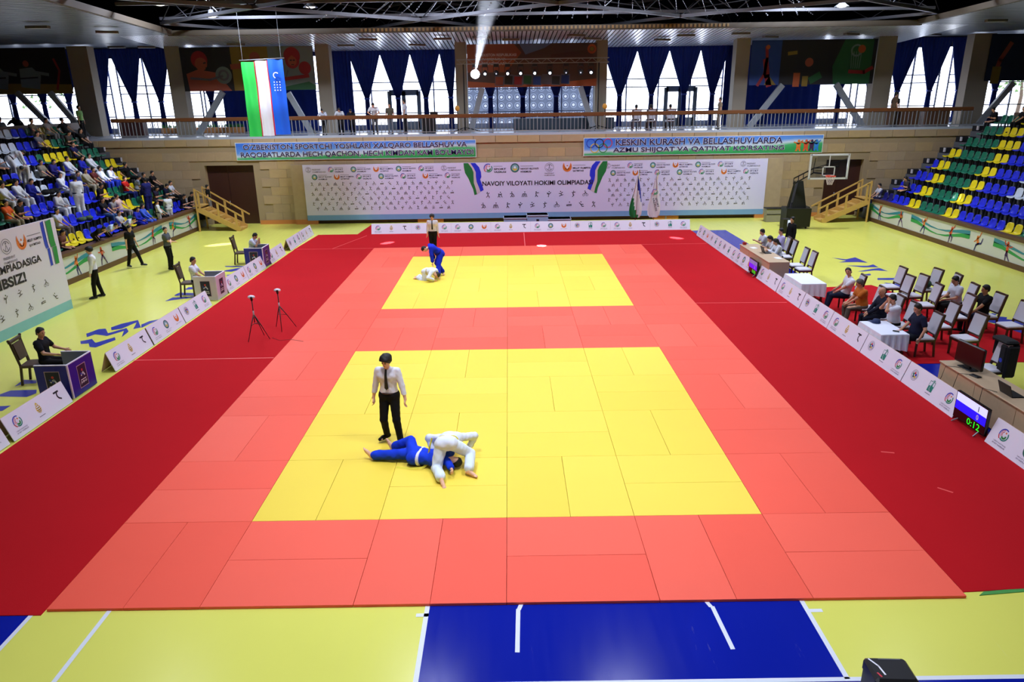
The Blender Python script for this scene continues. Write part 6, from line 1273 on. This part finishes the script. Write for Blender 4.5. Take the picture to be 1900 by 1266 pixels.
proto_body('skirtsit', mk(SIT), hair='long'); proto_body('leanfar', mk(ST, pel=(0,-.12,.85), ch=(0,.28,1.1), hd=(0,.44,1.14), hf=(0,.8,-.6), hu=(0,.8,.8), wrL=(-.25,.42,1.0), wrR=(.2,.5,1.0), fw=(0,.7,-.7)))
W_, B_, N_, U_, G_ = (214,218,226), (20,20,24), (26,30,60), (30,40,170), (120,120,122)
def crowd(kind, k, y, top, bot, lab, rz=0, dz=0, scale=.92, dx=0, side=-1):
    x = x_row(side,k)+side*(.42 if 'sit' in kind or kind in ('raisegi','leanfar') else .16)+dx; z = z_row(side,k)+(.42 if 'sit' in kind or kind == 'raisegi' else 0)+dz
    gi = 'gi' in kind and kind not in ('skirtsit',)
    cols = dict(jacket=top,trousers=bot,belt=(30,34,60) if top != U_ else (24,24,30)) if gi else dict(shirt=top,trousers=bot,shoes=(50,50,56))
    person(CP[kind], lab, (x,y,z), (-PI/2 if side < 0 else PI/2)+rz, cols, scale, SK, 'spectators in the %s stand' % ('left' if side < 0 else 'right'))
SPEC = [('sitlean',7,29.9,B_,B_,'dark-clothed spectator slumped by the slanting strut, top row of the left stand',0),('sit',7,27.3,(120,112,96),(90,84,76),'spectator in a khaki shirt in the top row of the left stand',0),('sit',7,28.4,(150,150,152),G_,'spectator in a light grey shirt in the top row of the left stand',0),
 ('sit',6,26.3,(112,112,118),B_,'spectator in a grey T-shirt left of the yellow seats, second row from the top',0),('sitfold',6,28.5,(70,64,60),B_,'spectator in dark brown below the strut, second row from the top',0),('skirtsit',6,29.8,(24,22,24),B_,'woman in black with long hair near the wall, second row from the top',0),
 ('sitgi',4,25.6,W_,W_,'judo boy in white, middle row of the left stand, beside one in blue',0),('sitgi2',4,26.5,U_,U_,'judo boy in blue right of a white one, middle row of the left stand',0),('sit',4,23.7,(130,124,108),B_,'spectator in an olive shirt in the middle row of the left stand',0),('sitgi2',4,24.3,(36,34,110),(36,34,110),'spectator in dark blue next to the olive shirt',0),
 ('raisegi',3,23.6,W_,W_,'judo boy in white with one arm raised to his head',0),('sitgi',3,20.7,W_,W_,'judo boy in white leaning forward, fourth row, far left',0),('sitgi2',3,21.35,(28,34,130),(28,34,130),'judo boy in dark blue, fourth row, far left',0),('sitgi',3,19.9,W_,W_,'judo boy in white at the left frame edge, fourth row',0),
 ('sit',2,18.75,(215,90,35),(150,140,110),'boy in an orange T-shirt at the left frame edge above the welcome banner',0),('sitfold',2,19.3,(30,30,36),B_,'boy in black beside the orange T-shirt',0),('sitgi2',2,21.7,(190,190,192),W_,'judo boy in white with a dark backpack, third row of the left stand',0),
 ('sitgi',3,25.5,(165,158,140),(165,158,140),'judo boy in an unbleached suit, fourth row of the left stand',0),('sitgi',3,26.7,(225,230,245),(40,60,190),'brightly lit spectator in white and blue, fourth row',0),('sitgi2',3,27.4,(220,225,245),(40,60,190),'brightly lit spectator in white leaning forward beside the red shirt',0),('sitgi',4,27.4,W_,W_,'judo boy in white below the green seats, fifth row',0),
 ('sit',2,27.3,(200,35,30),(30,40,110),'spectator in a red T-shirt in the left stand',0),('sit',3,26.15,(92,40,40),B_,'spectator in dark maroon left of the bright white one',0),('sitfold',2,28.3,(130,140,160),(60,60,70),'spectator in a grey-blue T-shirt with his back bent, behind the red shirt',.6),('sit',2,29.2,B_,B_,'dark-clothed spectator right of the bent grey-blue one',0),('sitlean',3,29.3,B_,B_,'spectator in black leaning at the stair edge, fourth row',0),
 ('sit',2,30.1,(26,24,28),B_,'spectator in black at the wall steps, third row',0),('sitfold',1,29.5,N_,B_,'spectator in navy near the wall, second row',0),('sit',1,30.3,(205,210,225),B_,'spectator in a white shirt at the wall, second row',0),('sitfold',0,29.55,B_,B_,'spectator in black leaning on the parapet near the stairs, left one',0),('sitfold',0,30.5,(24,24,26),B_,'spectator in black leaning on the parapet near the stairs, right one',0),
 ('skirtsit',1,23.7,(20,18,24),(60,90,140),'woman with long dark hair and jeans, second row of the left stand',0),('sitfold',1,24.3,(140,140,146),B_,'man in a grey T-shirt beside the long-haired woman',0),('sitlean',1,25.1,(205,175,170),(150,140,135),'man in a pale pink T-shirt leaning back, second row',0),
 ('sitgi2',0,24.7,U_,U_,'judo boy in bright blue behind the parapet, left of two',0),('sitgi',0,25.5,(60,90,200),(60,90,200),'judo boy in lighter blue behind the parapet, right of two',0),('sit',0,23.4,(180,180,184),B_,'child in a grey and white top behind the parapet',0),('sit',1,20.4,(190,195,215),(120,110,110),'boy in a white T-shirt sitting above the banner corner',0),('sitfold',0,19.0,(110,70,60),B_,'child sitting low behind the banner corner',0),('sitfold',1,28.4,(40,34,60),B_,'child in dark blue between the standing judo boys',0),
 ('sit',0,26.9,B_,B_,'spectator in black behind the standing judo children',0),('sitgi2',3,24.6,(40,50,120),(40,50,120),'judo boy in navy right of the raised arm',0),('sitfold',2,24.9,B_,B_,'spectator in black right of the standing judo boy',0),('sit',5,27.6,(34,34,80),B_,'spectator in navy, sixth row of the left stand',0),('sitfold',5,22.0,(170,172,176),B_,'spectator in pale grey, sixth row, far left',0)]
for a in SPEC: crowd(a[0],a[1],a[2],a[3],a[4],a[5],a[6])
crowd('bendgi',5,22.7,W_,W_,'judo boy in white standing bent forward in the upper left rows',.9); crowd('bendgi',4,22.2,(205,205,205),(200,200,200),'judo boy in white bending down, fifth row of the left stand',-1.2)
crowd('standgi',2,22.9,W_,W_,'judo boy in white standing with his back turned in the left stand',2.4,scale=.98); crowd('standgi',1,27.2,(26,30,96),(26,30,96),'judo fighter in dark blue standing near the parapet',2.6,scale=.98)
crowd('standgi',0,26.4,W_,(210,214,222),'small judo boy in white standing behind the parapet, left of two',.3,scale=.72); crowd('standgi',0,27.5,W_,W_,'small judo boy in white standing behind the parapet, right of two',2.2,scale=.8)
for y, c, lab in ((20.7,B_,'boy in black leaning over the left parapet'),(21.6,(185,200,225),'boy in white leaning over the left parapet, left one'),(23.1,(200,208,220),'boy in white leaning over the left parapet, right one')): crowd('leanfar',0,y,c,B_,lab,0,.0,.8,.42)
crowd('stand',0,30.2,B_,G_,'man in black standing at the top of the left wooden stairs',.2,.0,.9,.9)
person(CP['stand'],'man in a lime green T-shirt standing on the balcony beside the left strut',(-22.35,31.6,ZB+.35 if False else z_row(-1,7)+.1),-PI/2,dict(shirt=(130,190,110),trousers=B_,shoes=B_),.97,SK)
person(CP['sit'],'spectator in a white shirt sitting behind the top left parapet',(-23.4,26.9,z_row(-1,7)+.5),0,dict(shirt=(190,195,205),trousers=B_,shoes=B_),.95,SK); person(CP['leanfar'],'spectator in black bending over the top left parapet',(-23.3,28.0,z_row(-1,7)+.1),.9,dict(shirt=B_,trousers=B_,shoes=B_),.95,SK)
crowd('sitfold',1,28.9,(60,56,60),B_,'boy in grey sitting near the wall in the right stand',0,side=1); crowd('sit',0,30.2,(190,190,205),N_,'child in white sitting by the parapet corner of the right stand',0,side=1); crowd('sitfold',7,30.2,B_,B_,'spectator in black at the top corner of the right stand',.0,side=1); crowd('sit',7,28.2,(22,22,26),B_,'dark-clothed spectator at the top right frame edge',0,side=1)
for kind, x, y, c, b, lab, rz, sc in (('standlean',-9.7,32.0,(190,195,210),B_,'person in white leaning on the balcony rail, leftmost of six',PI,.82),('standlean',-8.8,32.0,(205,208,215),B_,'person in white leaning on the balcony rail, second from the left',PI,.84),('standlean',-8.2,32.0,(26,26,30),B_,'person in black leaning on the balcony rail',PI,.8),('standlean',-7.0,32.1,(220,222,230),(60,60,64),'person in a white shirt leaning on the rail before the glass door',PI,.98),('stand',-6.25,32.5,(90,84,70),(100,105,115),'boy in an olive vest standing on the balcony',PI,.88),('stand',-5.5,33.0,(215,218,226),B_,'young man in a white T-shirt walking on the balcony',PI/2,1.0),
 ('stand',11.5,32.6,(150,130,105),(110,95,78),'person in tan clothes standing on the right balcony',PI/2,.92),('stand',21.0,32.8,(95,75,55),(80,66,50),'person in brown standing before the far right window',-PI/2,1.0),('stand',21.8,34.3,(20,24,40),B_,'person in dark blue with a cap behind the wooden cabinet',PI,.95)):
    person(CP[kind], lab, (x,y,ZB), rz, dict(shirt=c,trousers=b,shoes=(30,30,34)), sc, SK, 'people on the balcony')
for i, (x, c, lab) in enumerate(((7.05,(130,110,104),'person in brown sitting behind the right balcony rail, left of three'),(7.85,(30,24,26),'person in black sitting behind the right balcony rail, middle of three'),(8.9,(92,58,48),'person in rust brown sitting behind the right balcony rail, right of three'))):
    person(CP['sit'], lab, (x,32.9,ZB+.42), 0 if i != 9 else 0, dict(shirt=c,trousers=(90,100,125) if i == 0 else B_,shoes=B_), .97, SK, 'people on the balcony')
    dup(proto, (x,32.85,ZB), 0, 'chair on the right balcony under the %s of three sitters' % ('left','middle','right')[i], 'balcony chairs', ptree)

for i, (k, y, lab) in enumerate(((4,21.6,'black bag heaped on the white seats, fifth row of the left stand'),(4,20.9,'second black bag on the white seats, fifth row of the left stand'),(3,22.4,'black coats piled on the white seats, fourth row of the left stand'),(3,22.95,'black bag beside the coats, fourth row of the left stand'),(1,22.2,'small green and grey bag on a blue seat, second row of the left stand'))):
    q = MB(); c = BKc if i != 4 else (70,90,70); rn = random.Random(i)
    for n in range(4): q.ball((rn.uniform(-.1,.1),rn.uniform(-.22,.22),.08+.05*rn.random()),(.16,.18,.1),cm(c),9,6)
    tag(q.build('bag', None, (x_row(-1,k)-.42,y,z_row(-1,k)+.46)), lab, 'bag')
